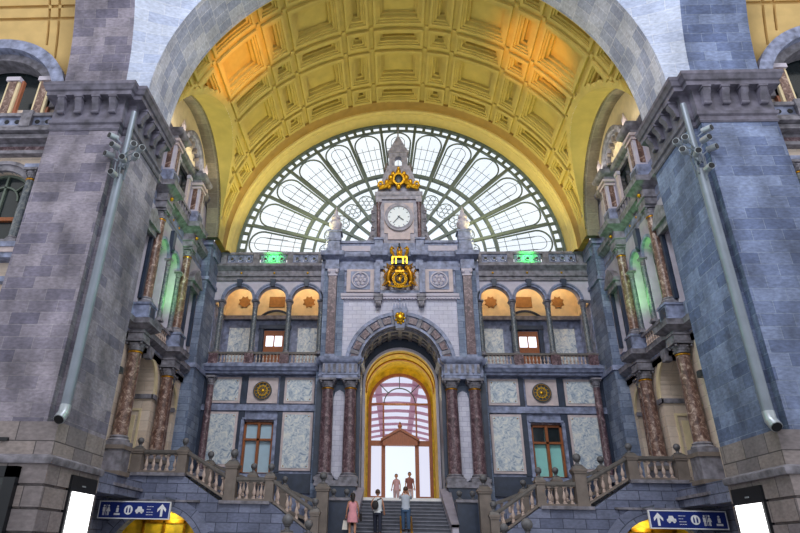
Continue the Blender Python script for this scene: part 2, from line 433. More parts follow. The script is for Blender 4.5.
# wall round the great arch: tiles, archivolt
m = MB(); m.archwall(-3.5, 3.5, 14.75, 0, 10.75, 2.3, 34.1, 35.2, 32)
struct(m.build('wall_arch_tiles', M['lilac']))
struct(MB().box(-4.7, 4.7, 34.15, 35.2, 14.75, 17.2).build('wall_crest', M['moldingb']))
t = thing('archivolt', 'blue-grey round archivolt with brown inset blocks over the main doorway', 'arch', (0, 34, 11.05))
m = MB(); m.ring(0, 10.75, 2.9, 3.1, 33.8, 34.12, 0, PI, 40); m.ring(0, 10.75, 2.28, 2.9, 33.92, 34.12, 0, PI, 40); m.ring(0, 10.75, 2.28, 2.4, 33.86, 34.12, 0, PI, 40); m.build('arch_ring', M['moldingb'], t)
for i in range(11):
    a = PI*(i+.5)/11
    if i != 5: MB().ring(0, 10.75, 2.46, 2.82, 33.8, 33.94, a-.085, a+.085, 4).build('inset_block', M['mauve'], t)
for i in range(12):
    a = PI*i/11; MB().ring(0, 10.75, 2.4, 2.9, 33.84, 33.94, max(0, a-.04), min(PI, a+.04), 2).build('rib_block', M['molding'], t)
t = thing('keystone', 'gilded lion-head keystone with small stone crown above the doorway arch', 'keystone', (0, 33.8, 13.2))
MB().prism([(-.2, 12.95), (.2, 12.95), (.34, 13.9), (-.34, 13.9)], 33.6, 33.95).build('block', M['moldingb'], t)
m = MB(); m.ball(0, 33.55, 13.45, .2, 14, 8, sy=.7, sz=1.3); m.ball(-.13, 33.5, 13.62, .09); m.ball(.13, 33.5, 13.62, .09); m.ball(0, 33.42, 13.38, .09, sz=.8)
for i in range(9):
    a = 2*PI*i/9; m.ball(.2*math.cos(a), 33.58, 13.45+.27*math.sin(a), .07, 8, 5)
m.build('lion_mask', M['gold'], t)
m = MB(); m.box(-.36, .36, 33.6, 33.95, 13.9, 14.0)
for i in range(5): m.frustum(-.28+.14*i, 33.75, 14.0, 14.28+(.12 if i == 2 else 0), .06, .02)
m.ball(0, 33.75, 14.45, .07); m.build('crown', M['moldingb'], t); t.scale = (1.2, 1.05, 1.15); t.location.z -= .1
# portal barrel with ribs
def ring_uv(cx, cz, R):
    def f(c, n):
        a = math.atan2(c.z-cz, c.x-cx)*R
        if abs(n.y) > .8: return (a, math.hypot(c.x-cx, c.z-cz))
        return (a, c.y)
    return f
m = MB(); m.ring(0, 10.75, 2.3, 2.8, 34.3, 36.25, 0, PI, 32); struct(m.build('portal_barrel', M['molding'], uvf=ring_uv(0, 11.05, 2.1)))
m = MB()
for k in range(3): m.ring(0, 10.75, 2.16, 2.32, 34.35+k*.65, 34.6+k*.65, 0, PI, 32)
for i in range(11): a = PI*(i+.5)/11; m.ring(0, 10.75, 2.16, 2.32, 34.3, 36.2, a-.05, a+.05, 2)
struct(m.build('barrel_ribs', M['molding'], uvf=ring_uv(0, 11.05, 2.1)))
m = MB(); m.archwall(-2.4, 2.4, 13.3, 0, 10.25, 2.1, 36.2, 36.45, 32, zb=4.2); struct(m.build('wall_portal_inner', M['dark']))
m = MB(); m.ring(0, 10.25, 2.04, 2.18, 36.1, 36.3, 0, PI, 32); m.box(-2.18, -2.04, 36.1, 36.3, 4.2, 10.25).box(2.04, 2.18, 36.1, 36.3, 4.2, 10.25); struct(m.build('trim_1', M['lilacp']))
m = MB(); m.ring(0, 10.25, 2.1, 2.4, 36.4, 40.6, 0, PI, 32); m.box(-2.4, -2.1, 36.4, 40.6, 3.9, 10.25).box(2.1, 2.4, 36.4, 40.6, 3.9, 10.25)
struct(m.build('passage_vault', M['yroom']))
m = MB(); m.ring(0, 10.25, 2.02, 2.12, 38.2, 38.5, 0, PI, 32); m.ring(0, 10.25, 2.04, 2.12, 37.0, 37.1, 0, PI, 32); struct(m.build('passage_rib', M['goldd']))
# glazed door screen
YD = 40.5
d = MB(); struct_d = None
gc = 10.0; gr = 1.86
d.archwall(-2.4, 2.4, 12.5, 0, gc, gr, YD, YD+.2, 32); d.box(-2.4, -gr, YD, YD+.2, 3.9, gc).box(gr, 2.4, YD, YD+.2, 3.9, gc)
door = struct(d.build('door_1', M['yroom']))
d = MB(); d.ring(0, gc, gr-.06, gr+.12, YD-.08, YD+.15, 0, PI, 32)
d.box(-gr-.14, -gr+.06, YD-.08, YD+.15, 4.2, gc).box(gr-.06, gr+.14, YD-.08, YD+.15, 4.2, gc)
d.build('door_frame', M['woodd'], door)
d = MB(); d.box(-gr, gr, YD-.03, YD+.12, 9.95, 10.07); d.box(-gr-.1, gr+.1, YD-.1, YD+.15, 7.45, 7.75)
for x in (-1.04, 1.04): d.box(x-.05, x+.05, YD-.03, YD+.12, 7.7, 9.95); d.box(x-.12, x+.12, YD-.1, YD+.15, 4.2, 7.5)
d.build('transom', M['woodd'], door)
d = MB(); d.ring(0, 10.02, .98, 1.04, YD, YD+.08, 0, PI, 20)
for a in (PI/4, PI/2, 3*PI/4): d.bar((1.0*math.cos(a), YD+.04, 10+1.0*math.sin(a)), (1.84*math.cos(a), YD+.04, 10+1.84*math.sin(a)), .05, .08)
d.build('fanlight_bars', M['iron_d'], door)
MB().prism([(gr*math.cos(PI*i/24), gc+gr*math.sin(PI*i/24)) for i in range(25)]+[(-gr, 7.6), (gr, 7.6)], YD+.05, YD+.06).build('pane', M['clear'], door)
for x0, x1 in ((-gr, -1.0), (1.0, gr)):
    MB().box(x0, x1, YD+.05, YD+.06, 4.4, 7.5).build('side_pane', M['clear'], door)
    d = MB(); d.box(x0, x1, YD-.02, YD+.1, 4.2, 4.55); d.build('kick_panel', M['woodd'], door)
t = thing('door_hood', 'brown wooden pediment hood with small urn above the open doorway', 'pediment', (0, YD-.3, 7.2))
MB().prism([(-1.08, 7.45), (1.08, 7.45), (1.08, 7.75), (0, 8.35), (-1.08, 7.75)], YD-.35, YD-.1).prism([(-1.2, 7.68), (-1.2, 7.82), (0, 8.5), (1.2, 7.82), (1.2, 7.68), (0, 8.33)], YD-.45, YD-.1).build('gable', M['woodd'], t)
m = MB(); m.lathe(0, YD-.3, 8.42, [(.06, 0), (.13, .12), (.14, .2), (.05, .32), (.09, .36), (.02, .44)], 12); m.build('urn', M['woodd'], t)
# train hall beyond
struct(MB().box(-30, 30, YD+.2, 160, 3.7, ZT-.01).build('platform_floor', M['train']))
m = MB()
for k in range(12):
    yy = 52+k*5; m.ring(0, 0, 18.7, 19.0, yy, yy+.6, .5, PI-.5, 24)
struct(m.build('train_shed_ribs', M['pinkrib']))
m = MB()
for x in (-14, -7, -2.2, 2.2, 7, 14): zz = math.sqrt(19.2**2-x*x); m.box(x-.4, x+.4, 55, 108, zz-.3, zz)
struct(m.build('train_shed_purlins', M['pinkrib']))

# ------------------------------------------------------------------ upper part of the block: crest level
path = [(4.45, 35.2), (4.45, 33.75), (3.6, 33.75), (3.6, 34.05), (1.45, 34.05), (1.45, 33.8), (.95, 33.8), (.95, 34.0), (0, 34.0)]
prof = [(-.4, 16.55), (0, 16.55), (0, 16.7), (-.02, 16.72), (-.02, 17.15), (.1, 17.2), (.18, 17.32), (.26, 17.36), (.3, 17.55), (.3, 17.62), (-.4, 17.62)]
for s in (-1, 1):
    struct(MB(s).sweep(path, prof).build('main_cornice_'+SIDE[s], M['moldingb']))
    m = MB(s); m.box(0, 4.45, 34.0, 35.1, 17.6, 18.35); m.box(3.6, 4.35, 33.75, 34.6, 17.6, 18.45); m.box(1.0, 1.5, 33.75, 34.6, 17.6, 18.5)
    m.box(1.25, 4.5, 33.9, 35.15, 18.32, 18.48); m.box(3.55, 4.4, 33.68, 34.7, 18.42, 18.56); m.box(.95, 1.55, 33.68, 34.6, 18.46, 18.6)
    struct(m.build('attic_'+SIDE[s], M['moldingb']))
    MB(s).box(1.75, 3.5, 33.96, 34.02, 17.8, 18.15).build('trim_2' if s < 0 else 'trim_3', M['lilacp'])['kind'] = 'structure'
    # pinnacle
    t = thing('pinnacle', f'carved grey stone obelisk pinnacle on the {n if False else SIDE[s]} corner of the clock gable', 'pinnacle', (s*3.96, 34.2, 18.56))
    m = MB(s); m.cbox(3.96, 34.2, 18.56, .75, .75, .5); m.cbox(3.96, 34.2, 19.06, .9, .9, .12); m.build('pedestal', M['moldingb'], t)
    m = MB(s); m.lathe(3.96, 34.2, 19.18, [(.38, 0), (.32, .1), (.22, .2), (.36, .4), (.42, .6), (.3, .8), (.2, .9), (.3, 1.0), (.26, 1.12), (.14, 1.25), (.11, 1.4), (.13, 1.46), (.05, 1.6), (.03, 1.8)], 14)
    for i in range(4):
        a = PI/4+PI/2*i; m.ball(3.96+.36*math.cos(a), 34.2+.36*math.sin(a), 19.72, .12, 8, 6)
    m.build('urn', M['lilacp'], t)
# bands under crest level
m = MB(); m.box(-3.45, 3.45, 33.85, 34.15, 14.85, 15.02); m.box(-3.45, 3.45, 33.92, 34.15, 14.72, 14.85)
for i in range(40): x = -3.4+i*.174; m.box(x, x+.09, 33.86, 34.0, 14.66, 14.76)
struct(m.build('trim_4', M['lilacp']))
m = MB()
for s in (-1, 1):
    m.box(s*1.25-.22, s*1.25+.22, 33.66, 34.1, 14.5, 14.75); m.box(s*1.25-.16, s*1.25+.16, 33.7, 34.1, 14.2, 14.5); m.ball(s*1.25, 33.72, 14.25, .14, 10, 6)
    m.box(s*1.25-.27, s*1.25+.27, 33.62, 34.1, 14.75, 14.9)
struct(m.build('crest_brackets', M['molding']))
m = MB(); m.box(-1.5, -1.15, 33.7, 34.15, 15.02, 16.9); m.box(1.15, 1.5, 33.7, 34.15, 15.02, 16.9); m.box(-1.3, 1.3, 33.85, 34.15, 15.02, 15.2); m.box(-1.3, 1.3, 33.85, 34.15, 16.75, 16.9)
struct(m.build('crest_frame', M['moldingb']))
struct(MB().box(-1.3, 1.3, 34.02, 34.16, 15.2, 16.75).build('crest_field', M['mauve']))
# royal coat of arms
t = thing('coat_of_arms', 'large gilded coat of arms with two lions, wreath, crown and banners under the clock', 'coat of arms', (0, 33.7, 15.1))
m = MB(); m.ring(0, 15.62, .34, .5, 33.45, 33.6, 0, 2*PI, 28)
for i in range(20): a = 2*PI*i/20; m.ball(.42*math.cos(a), 33.47, 15.62+.42*math.sin(a), .09, 8, 5)
m.build('wreath', M['gold'], t)
m = MB(); m.ball(0, 33.62, 15.62, .3, 16, 8, sy=.3); m.build('shield', M['iron_d'], t)
m = MB(); m.ball(0, 33.52, 15.62, .13, sy=.6, sz=1.4); m.ball(.07, 33.5, 15.8, .08); m.tube([(-.1, 33.5, 15.5), (-.2, 33.5, 15.62), (-.14, 33.5, 15.8)], .03); m.tube([(.08, 33.5, 15.66), (.2, 33.5, 15.72)], .03); m.tube([(.03, 33.5, 15.5), (.12, 33.5, 15.4)], .03); m.build('shield_lion', M['gold'], t)
for s in (-1, 1):
    m = MB(s)
    m.tube([(.72, 33.55, 15.32), (.78, 33.5, 15.6), (.72, 33.45, 15.95), (.58, 33.42, 16.22)], [.12, .17, .19, .13], 10)      # body of the lion
    m.ball(.5, 33.4, 16.36, .16); m.ball(.4, 33.33, 16.3, .08); m.ball(.56, 33.42, 16.24, .2, sy=.8)
    m.tube([(.62, 33.42, 16.1), (.45, 33.38, 16.02), (.36, 33.38, 16.1)], [.08, .06, .05]); m.tube([(.66, 33.42, 15.95), (.5, 33.38, 15.86)], [.08, .05])
    m.tube([(.76, 33.5, 15.45), (.62, 33.45, 15.3), (.66, 33.42, 15.18)], [.12, .07, .06]); m.tube([(.78, 33.5, 15.42), (.95, 33.48, 15.28), (1.02, 33.46, 15.16)], [.12, .07, .06])
    m.tube([(.86, 33.5, 15.5), (1.05, 33.5, 15.75), (.95, 33.5, 16.0), (1.08, 33.5, 16.2)], [.04, .04, .05, .08])
    m.build('lion', M['goldd'], t)
    m = MB(s); m.tube([(1.15, 33.5, 15.15), (.3, 33.5, 16.9)], .03)
    m.tube([(.55, 33.5, 16.45), (.85, 33.48, 16.62), (.75, 33.5, 16.3), (1.0, 33.5, 16.45)], [.06, .1, .1, .04], 6); m.build('banner', M['gold'], t); MB(s).prism([(.62, 16.4), (1.02, 16.5), (.98, 16.15), (.7, 16.2)], 33.5, 33.53).build('red_pennant', M['red'], t)
m = MB(); m.ball(0, 33.5, 16.3, .24, 14, 8, sy=.7, sz=.9); m.box(-.3, .3, 33.35, 33.6, 16.02, 16.16); m.build('helmet', M['goldd'], t)
m = MB(); m.box(-.5, .5, 33.35, 33.6, 16.62, 16.82); m.build('crown_band', M['iron_d'], t)
m = MB()
for x in (-.48, -.24, .24, .48): m.box(x-.05, x+.05, 33.3, 33.45, 16.55, 17.0)
m.box(-.52, .52, 33.32, 33.5, 17.0, 17.08)
for s in (-1, 1):
    m.tube([(s*.1, 33.4, 17.05), (s*.14, 33.4, 17.5), (s*.08, 33.4, 17.75)], [.08, .07, .04]); m.tube([(s*.35, 33.4, 17.05), (s*.55, 33.4, 17.45), (s*.5, 33.4, 17.75), (s*.3, 33.4, 17.6)], [.07, .12, .1, .04]); m.ball(s*.55, 33.4, 17.6, .12)
m.ball(0, 33.4, 17.35, .1, sz=2); m.build('crown', M['gold'], t)
m = MB(); m.lathe(0, 33.5, 17.75, [(.09, 0), (.11, .08), (.04, .18), (.08, .26), (.01, .36)], 10); m.build('crown_knob', M['iron_d'], t)
m = MB(); m.tube([(-.75, 33.5, 15.2), (-.4, 33.45, 15.1), (0, 33.45, 15.06), (.4, 33.45, 15.1), (.75, 33.5, 15.2)], .06); m.build('motto_ribbon', M['gold'], t)
t.scale = (.88, 1, .95); t.location.z += .17

# ------------------------------------------------------------------ clock tower
t = thing('clock_tower', 'stone clock gable with trapezoid top and arched lantern in front of the fan window', 'clock tower', (0, 34.4, 18.3))
m = MB(); m.box(-1.25, 1.25, 34.25, 35.0, 18.3, 22.1); m.box(-1.75, 1.75, 34.1, 35.0, 18.3, 18.75); m.build('body', M['tower'], t)
m = MB(); m.box(-1.0, 1.0, 34.18, 34.26, 19.35, 21.5); m.box(-.75, .75, 34.14, 34.26, 18.9, 19.35); m.build('dial_panel', M['pinkst'], t)
for s in (-1, 1):
    MB().box(s*1.33-.2, s*1.33+.2, 34.1, 34.8, 18.75, 19.0).build('colonnette_base', M['tower'], t); MB().box(s*1.38-.2, s*1.38+.2, 34.1, 34.8, 21.55, 21.75).build('colonnette_capital', M['tower'], t)
m = MB()
m.sweep([(1.55, 35.0), (1.55, 34.1), (-1.55, 34.1), (-1.55, 35.0)], [(-.5, 21.75), (0, 21.75), (0, 21.95), (.06, 22.0), (.1, 22.12), (.1, 22.24), (-.5, 22.24)])
m.box(-1.6, 1.6, 34.2, 35.0, 21.75, 22.24)
m.build('cornice', M['tower'], t)
for s in (-1, 1): MB(s).lathe(1.38, 34.3, 19.0, [(.16, 0), (.13, .1), (.12, 2.3), (.17, 2.45), (.18, 2.55)], 14).build('colonnette', M['mauve'], t)
m = MB(); m.prism([(-1.5, 22.24), (1.5, 22.24), (1.45, 22.6), (1.15, 23.3), (1.0, 23.85), (-1.0, 23.85), (-1.15, 23.3), (-1.45, 22.6)], 34.25, 35.0); m.prism([(-.95, 23.85), (.95, 23.85), (.85, 24.2), (-.85, 24.2)], 34.25, 34.95); m.build('gable', M['tower'], t)
m = MB(); m.box(-.8, .8, 34.3, 34.9, 24.2, 24.4); m.archwall(-.66, .66, 25.45, 0, 24.95, .26, 34.35, 34.85, 14, zb=24.4); m.box(-.78, .78, 34.28, 34.92, 25.45, 25.6)
m.prism([(-.72, 25.6), (.72, 25.6), (.5, 25.95), (.3, 26.35), (.12, 26.7), (-.12, 26.7), (-.3, 26.35), (-.5, 25.95)], 34.35, 34.85); m.lathe(0, 34.6, 26.65, [(.12, 0), (.16, .1), (.06, .25), (.02, 1.2)], 10); m.build('lantern', M['tower'], t)
for s in (-1, 1):
    MB().prism([(s*.78, 24.2), (s*1.02, 24.2), (s*.95, 24.5), (s*.78, 24.75)], 34.4, 34.8).build('lantern_scroll', M['parap'], t)
    m = MB(); m.prism([(s*1.5, 18.75), (s*2.3, 18.75), (s*2.0, 19.3), (s*1.85, 20.0), (s*1.9, 20.8), (s*1.75, 21.5), (s*1.5, 21.6)], 34.45, 34.75)
    for zz in (19.2, 19.8, 20.4, 21.0): m.ring(s*1.78, zz, .08, .15, 34.38, 34.46, 0, 2*PI, 12)
    m.build('scroll_bracket', M['molding'], t)
m = MB(); m.ring(0, 20.43, .8, .98, 34.02, 34.2, 0, 2*PI, 40); m.ring(0, 20.43, .76, .82, 33.98, 34.2, 0, 2*PI, 40); m.build('clock_rim', M['tower'], t)
dl = MB().ring(0, 20.43, .001, .78, 34.08, 34.16, 0, 2*PI, 40).build('clock_dial', M['clockw'], t)
m = MB()
for i in range(12):
    a = PI/6*i; m.bar((.6*math.cos(a), 34.07, 20.43+.6*math.sin(a)), (.71*math.cos(a), 34.07, 20.43+.71*math.sin(a)), .035, .02)
m.build('hour_marks', M['iron_d'], dl)
def hand(nm, deg, L, w):
    a = math.radians(90-deg); MB().bar((-.1*math.cos(a), 34.04, 20.43-.1*math.sin(a)), (L*math.cos(a), 34.04, 20.43+L*math.sin(a)), w, .02).build(nm, M['iron_d'], dl)
hand('hour_hand', 127, .4, .06); hand('minute_hand', 222, .6, .045)
t.location.z -= .22; t.scale = (.92, 1, 1)
t = thing('gilded_cartouche', 'gilded cartouche ornament with dark oval centre above the clock', 'ornament', (0, 34.0, 22.3))
m = MB()
for s in (-1, 1):
    m.tube([(s*.3, 34.1, 22.9), (s*.55, 34.0, 22.75), (s*.85, 34.0, 22.55), (s*1.25, 34.05, 22.45)], [.16, .17, .13, .1], 8)
    m.ball(s*.5, 33.98, 23.05, .18); m.ball(s*.75, 33.98, 22.8, .15); m.ball(s*1.0, 34, 22.55, .13); m.ball(s*.35, 34.0, 23.3, .14); m.ball(s*1.28, 34, 22.6, .1); m.ball(s*.6, 33.95, 22.5, .13)
    m.ring(s*1.15, 22.7, .1, .18, 34.0, 34.15, 0, 2*PI, 14)
m.ring(0, 22.95, .27, .38, 33.9, 34.1, 0, 2*PI, 24); m.ball(0, 34.05, 23.45, .17); m.ball(0, 34.05, 23.66, .1); m.ball(0, 33.95, 22.5, .16)
m.build('scrollwork', M['gold'], t)
MB().ball(0, 34.05, 22.95, .27, sy=.4).build('oval', M['iron_d'], t)
t.location.z -= .15; t.location.y -= .1; t.scale = (1.0, 1, 1.25); t.location.z -= .1

# ------------------------------------------------------------------ facade wings
wing_cols = {}
for s in (-1, 1):
    n = SIDE[s]; S = lambda: MB(s)
    m = S(); Y = 34.8
    m.box(4.6, 6.95, Y, Y+.4, 3, 10.4); m.box(8.6, 12.3, Y, Y+.4, 3, 10.4); m.box(6.95, 8.6, Y, Y+.4, 3, 5.1); m.box(6.95, 8.6, Y, Y+.4, 7.8, 10.4)
    struct(m.build('wall_back_'+n, M['moldingb']))
    # blue strips, dado, string course
    m = S()
    for x0, x1 in ((4.66, 4.8), (6.5, 6.78), (8.62, 8.95), (10.8, 11.3)): m.box(x0, x1, Y-.1, Y, 5.2, 10.3)
    m.box(4.62, 11.3, Y-.14, Y, 4.2, 5.15); struct(m.build('blue_strips_'+n, M['dark']))
    m = S(); m.box(4.62, 11.3, Y-.18, Y, 8.38, 8.52).box(4.62, 11.3, Y-.12, Y, 8.52, 8.72).box(6.85, 8.7, Y-.2, Y, 7.9, 8.0); m.box(6.78, 6.95, Y-.14, Y, 5.1, 7.9).box(8.6, 8.77, Y-.14, Y, 5.1, 7.9).box(6.7, 8.85, Y-.25, Y, 4.95, 5.1)
    struct(m.build('string_course_'+n, M['moldingb']))
    for (x0, x1, z0, z1, w) in ((4.82, 6.5, 5.3, 8.32, 'tall lower'), (8.98, 10.82, 5.45, 8.32, 'tall lower'), (4.82, 6.5, 8.8, 10.24, 'small upper'), (8.98, 10.82, 8.8, 10.24, 'small upper')):
        side = 'nearest the portal' if x0 < 5 else 'nearest the side wall'
        t = thing('marble_panel', f'{w} blue-veined marble panel {side}, on the {n} wing of the facade', 'panel', (s*(x0+x1)/2, Y-.05, z0))
        m = S(); m.box(x0, x1, Y-.09, Y, z0, z1); m.build('frame', M['pinkst'], t)
        S().box(x0+.13, x1-.13, Y-.12, Y-.05, z0+.13, z1-.13).build('slab', M['panel'], t)
        m = S()
        for a in (x0+.22, x1-.22):
            for b in (z0+.22, z1-.22): m.ball(a, Y-.13, b, .035, 8, 5)
        m.build('stud', M['goldd'], t)
    t = thing('medallion', f'round gilded iron medallion in a pink stone square above the {n} wood-framed window', 'medallion', (s*7.75, Y, 8.8))
    S().box(6.88, 8.58, Y-.1, Y, 8.8, 10.22).build('square', M['pinkst'], t)
    m = S(); m.ring(7.73, 9.48, .42, .52, Y-.2, Y-.08, 0, 2*PI, 30); m.build('outer_ring', M['iron_d'], t); S().ring(7.73, 9.48, .43, .455, Y-.22, Y-.18, 0, 2*PI, 30).build('gilt_ring', M['goldd'], t)
    S().ring(7.73, 9.48, .001, .43, Y-.13, Y-.08, 0, 2*PI, 30).build('dark_disc', M['iron_d'], t)
    m = S(); m.ring(7.73, 9.48, .24, .29, Y-.18, Y-.12, 0, 2*PI, 24); m.ball(7.73, Y-.14, 9.48, .1, sy=.5)
    for i in range(12): a = PI/6*i; m.bar((7.73+.12*math.cos(a), Y-.15, 9.48+.12*math.sin(a)), (7.73+.42*math.cos(a), Y-.15, 9.48+.4*math.sin(a)), .018, .04)
    m.build('spokes', M['gold'], t)
    # window
    w = struct(S().box(6.95, 8.6, Y+.25, Y+.3, 5.1, 7.8).build('window_2' if s < 0 else 'window_3', M['shade' if s < 0 else 'shade_r']))
    m = S(); m.box(6.95, 7.07, Y+.05, Y+.25, 5.1, 7.8).box(8.48, 8.6, Y+.05, Y+.25, 5.1, 7.8).box(6.95, 8.6, Y+.05, Y+.25, 7.68, 7.8).box(6.95, 8.6, Y+.05, Y+.25, 5.1, 5.2).box(7.71, 7.85, Y+.02, Y+.25, 5.1, 7.8).box(6.95, 8.6, Y+.02, Y+.25, 6.82, 6.93)
    m.build('window_frame', M['wood'], w)
    m = S(); m.box(7.07, 7.68, Y+.18, Y+.24, 6.95, 7.68).box(7.88, 8.48, Y+.18, Y+.24, 6.95, 7.68); m.build('upper_pane', M['shade'] if s < 0 else M['dglass'], w)
    m = S(); m.box(7.0, 8.55, Y-.06, Y+.3, 7.8, 7.98); struct(m.build('lintel_'+n, M['mauve']))
    column(s*10.62, 34.35, 4.9, 10.2, .2, 'mauve', f'slim dark mauve marble column at the {n} end of the facade beside the blue corner pier', .35, .45, goldneck=False)
    # balcony slab
    struct(S().sweep([(12, 34.25), (4.6, 34.25)], [(-.9, 10.35), (.0, 10.35), (.05, 10.45), (.16, 10.5), (.22, 10.62), (.3, 10.68), (.3, 10.84), (-.9, 10.86)]).build('balcony_slab_'+n, M['moldingb']))
    # balustrade on the balcony
    t = thing('balustrade', f'pale stone balustrade along the {n} balcony below the three arches', 'balustrade', (s*7.7, 34.2, 10.86))
    S().box(4.75, 10.95, 34.08, 34.32, 11.42, 11.54).build('top_rail', M['rail'], t); S().box(4.75, 10.95, 34.08, 34.32, 10.86, 10.93).build('bottom_rail', M['moldingb'], t)
    for px in (10.62, 8.59, 6.56): S().box(px-.26, px+.26, 34.05, 34.35, 10.86, 11.45).build('pedestal', M['mauve'], t)
    for c0 in (9.6, 7.57, 5.52):
        for i in range(7): baluster(t, s*(c0-.6+i*.2), 34.2, 10.93, .49)
    # arcade columns
    for cx, lb in ((8.59, 'nearer the side wall'), (6.56, 'nearer the portal')):
        column(s*cx, 34.5, 11.5, 14.78, .16, 'greyc', f'slender dark column between arches of the {n} balcony arcade, {lb}', .22, .42, goldneck=False)
    for cx, lb in ((10.62, 'against the corner pier'), (4.66, 'against the portal block')):
        column(s*cx, 34.5, 11.5, 14.78, .16, 'greyc', f'slender dark column at the end of the {n} balcony arcade, {lb}', .22, .42, goldneck=False)
    m = S()
    m.archwall(8.62, 12.0, 16.0, 9.6, 14.78, .88, 34.35, 34.8, 18); m.archwall(6.57, 8.62, 16.0, 7.58, 14.78, .88, 34.35, 34.8, 18); m.archwall(4.4, 6.57, 16.0, 5.55, 14.78, .88, 34.35, 34.8, 18)
    struct(m.build('wall_arcade_'+n, M['lilacp']))
    for cx, lb in ((9.6, 'outer'), (7.58, 'middle'), (5.55, 'inner')):
        t = thing('arch_molding', f'blue-grey stone arch molding over the {lb} opening of the {n} balcony arcade', 'arch', (s*cx, 34.3, 14.63))
        m = S(); m.ring(cx, 14.78, .84, .94, 34.22, 34.4, 0, PI, 24); m.ring(cx, 14.78, .94, 1.03, 34.15, 34.4, 0, PI, 24); m.build('arch_ring', M['moldingb'], t)
        S().prism([(cx-.1, 15.55), (cx+.1, 15.55), (cx+.17, 16.0), (cx-.17, 16.0)], 34.05, 34.3).build('keystone', M['dark'], t)
    # entablature + parapet
    struct(S().sweep([(12, 34.3), (4.7, 34.3)], [(-.8, 15.98), (.06, 15.98), (.06, 16.08), (0, 16.1), (0, 16.22), (.1, 16.26), (.1, 16.32), (.02, 16.35), (.02, 16.62), (.1, 16.68), (.22, 16.8), (.3, 16.86), (.3, 17.0), (-.8, 17.02)]).build('entablature_'+n, M['molding']))
    m = S()
    for cx in (9.6, 7.58, 5.55): m.ball(cx, 34.26, 16.48, .07, 10, 6)
    tag(m.build('gilt_stud', M['gold']), f'row of small gilt studs on the frieze over the {n} balcony arches', 'ornament')
    t = thing('parapet', f'stone parapet with pierced openings crowning the {n} wing under the fan window', 'parapet', (s*7.7, 34.4, 17.02))
    m = S(); m.box(4.75, 11.2, 34.25, 34.5, 17.72, 17.88); m.box(4.75, 11.2, 34.3, 34.5, 17.02, 17.2)
    for a, b in ((10.6, 10.95), (8.6, 8.95), (6.5, 6.85), (4.75, 4.95)): m.box(a, b, 34.2, 34.5, 17.02, 17.8)
    m.build('frame', M['molding'], t)
    for c0 in (9.78, 7.72, 5.73):
        m = S(); L = 1.65 if c0 != 5.73 else 1.54
        xs = [c0-.52, c0, c0+.52]
        for k, xx in enumerate(xs):
            m.ring(xx, 17.46, .1, .17, 34.3, 34.45, 0, 2*PI, 14)
            m.box(xx-.26, xx-.17, 34.33, 34.45, 17.2, 17.72); m.box(xx+.17, xx+.26, 34.33, 34.45, 17.2, 17.72); m.box(xx-.17, xx+.17, 34.33, 34.45, 17.2, 17.29); m.box(xx-.17, xx+.17, 34.33, 34.45, 17.63, 17.72)
        m.build('pierced_panel', M['moldingb'], t)
    # loggia room
    m = S(); m.box(4.7, 12, 37.2, 37.4, 10.8, 17.2); struct(m.build('wall_loggia_back_'+n, M['moldingb']))
    m = S(); m.box(4.7, 4.8, 34.8, 37.2, 10.8, 17.2); m.box(11.1, 11.2, 34.8, 37.2, 10.8, 17.2); struct(m.build('wall_loggia_end_'+n, M['moldingb']))
    struct(S().box(4.7, 12, 34.5, 37.2, 10.6, 10.86).build('loggia_floor_'+n, M['molding'])); struct(S().box(4.7, 12, 34.8, 37.2, 17.1, 17.3).build('loggia_ceiling_'+n, M['ocre']))
    m = S(); m.box(4.8, 11.1, 37.05, 37.2, 14.7, 17.1); m.box(4.8, 4.86, 34.8, 37.1, 14.7, 17.1); m.box(11.04, 11.1, 34.8, 37.1, 14.7, 17.1); struct(m.build('loggia_upper_wall_'+n, M['ocre']))
    struct(S().box(4.8, 11.1, 36.85, 37.2, 14.45, 14.7).build('trim_5' if s < 0 else 'trim_6', M['molding']))
    for cx, lb in ((9.9, 'outer'), (7.8, 'middle'), (5.75, 'inner')):
        m = S(); st_ = [(cx+(.42 if i % 2 else .3)*math.cos(PI/8*i), 15.65+(.42 if i % 2 else .3)*math.sin(PI/8*i)) for i in range(16)]
        if lb == 'middle': st_ = [(cx-.5, 15.3), (cx+.5, 15.3), (cx+.5, 16.0), (cx-.5, 16.0)]
        m.prism(st_, 36.98, 37.05); tag(m.build('wall_ornament', M['orn']), f'brown painted ornament on the warm upper wall inside the {lb} arch of the {n} loggia', 'ornament')
    for x0, x1, lb in ((9.15, 10.7, 'outer'), (4.95, 6.35, 'inner')):
        tag(S().box(x0, x1, 37.1, 37.19, 11.2, 13.95).build('marble_panel', M['panel']), f'white marble slab on the {n} loggia back wall behind the {lb} arch', 'panel')
    dd = struct(S().box(7.15, 8.45, 37.05, 37.2, 10.86, 13.75).build('door_2' if s < 0 else 'door_3', M['wood']))
    S().box(7.3, 7.75, 37.0, 37.06, 12.75, 13.4).box(7.85, 8.3, 37.0, 37.06, 12.75, 13.4).build('lit_pane', M['litpane'], dd)
    m = S(); m.box(6.85, 7.1, 36.95, 37.2, 10.86, 14.0); m.box(8.5, 8.75, 36.95, 37.2, 10.86, 14.0); m.box(6.8, 8.8, 36.9, 37.2, 13.85, 14.1); m.ring(7.8, 13.75, 1.25, 1.35, 36.9, 37.1, .6, PI-.6, 14); m.build('door_surround', M['dark'], dd)

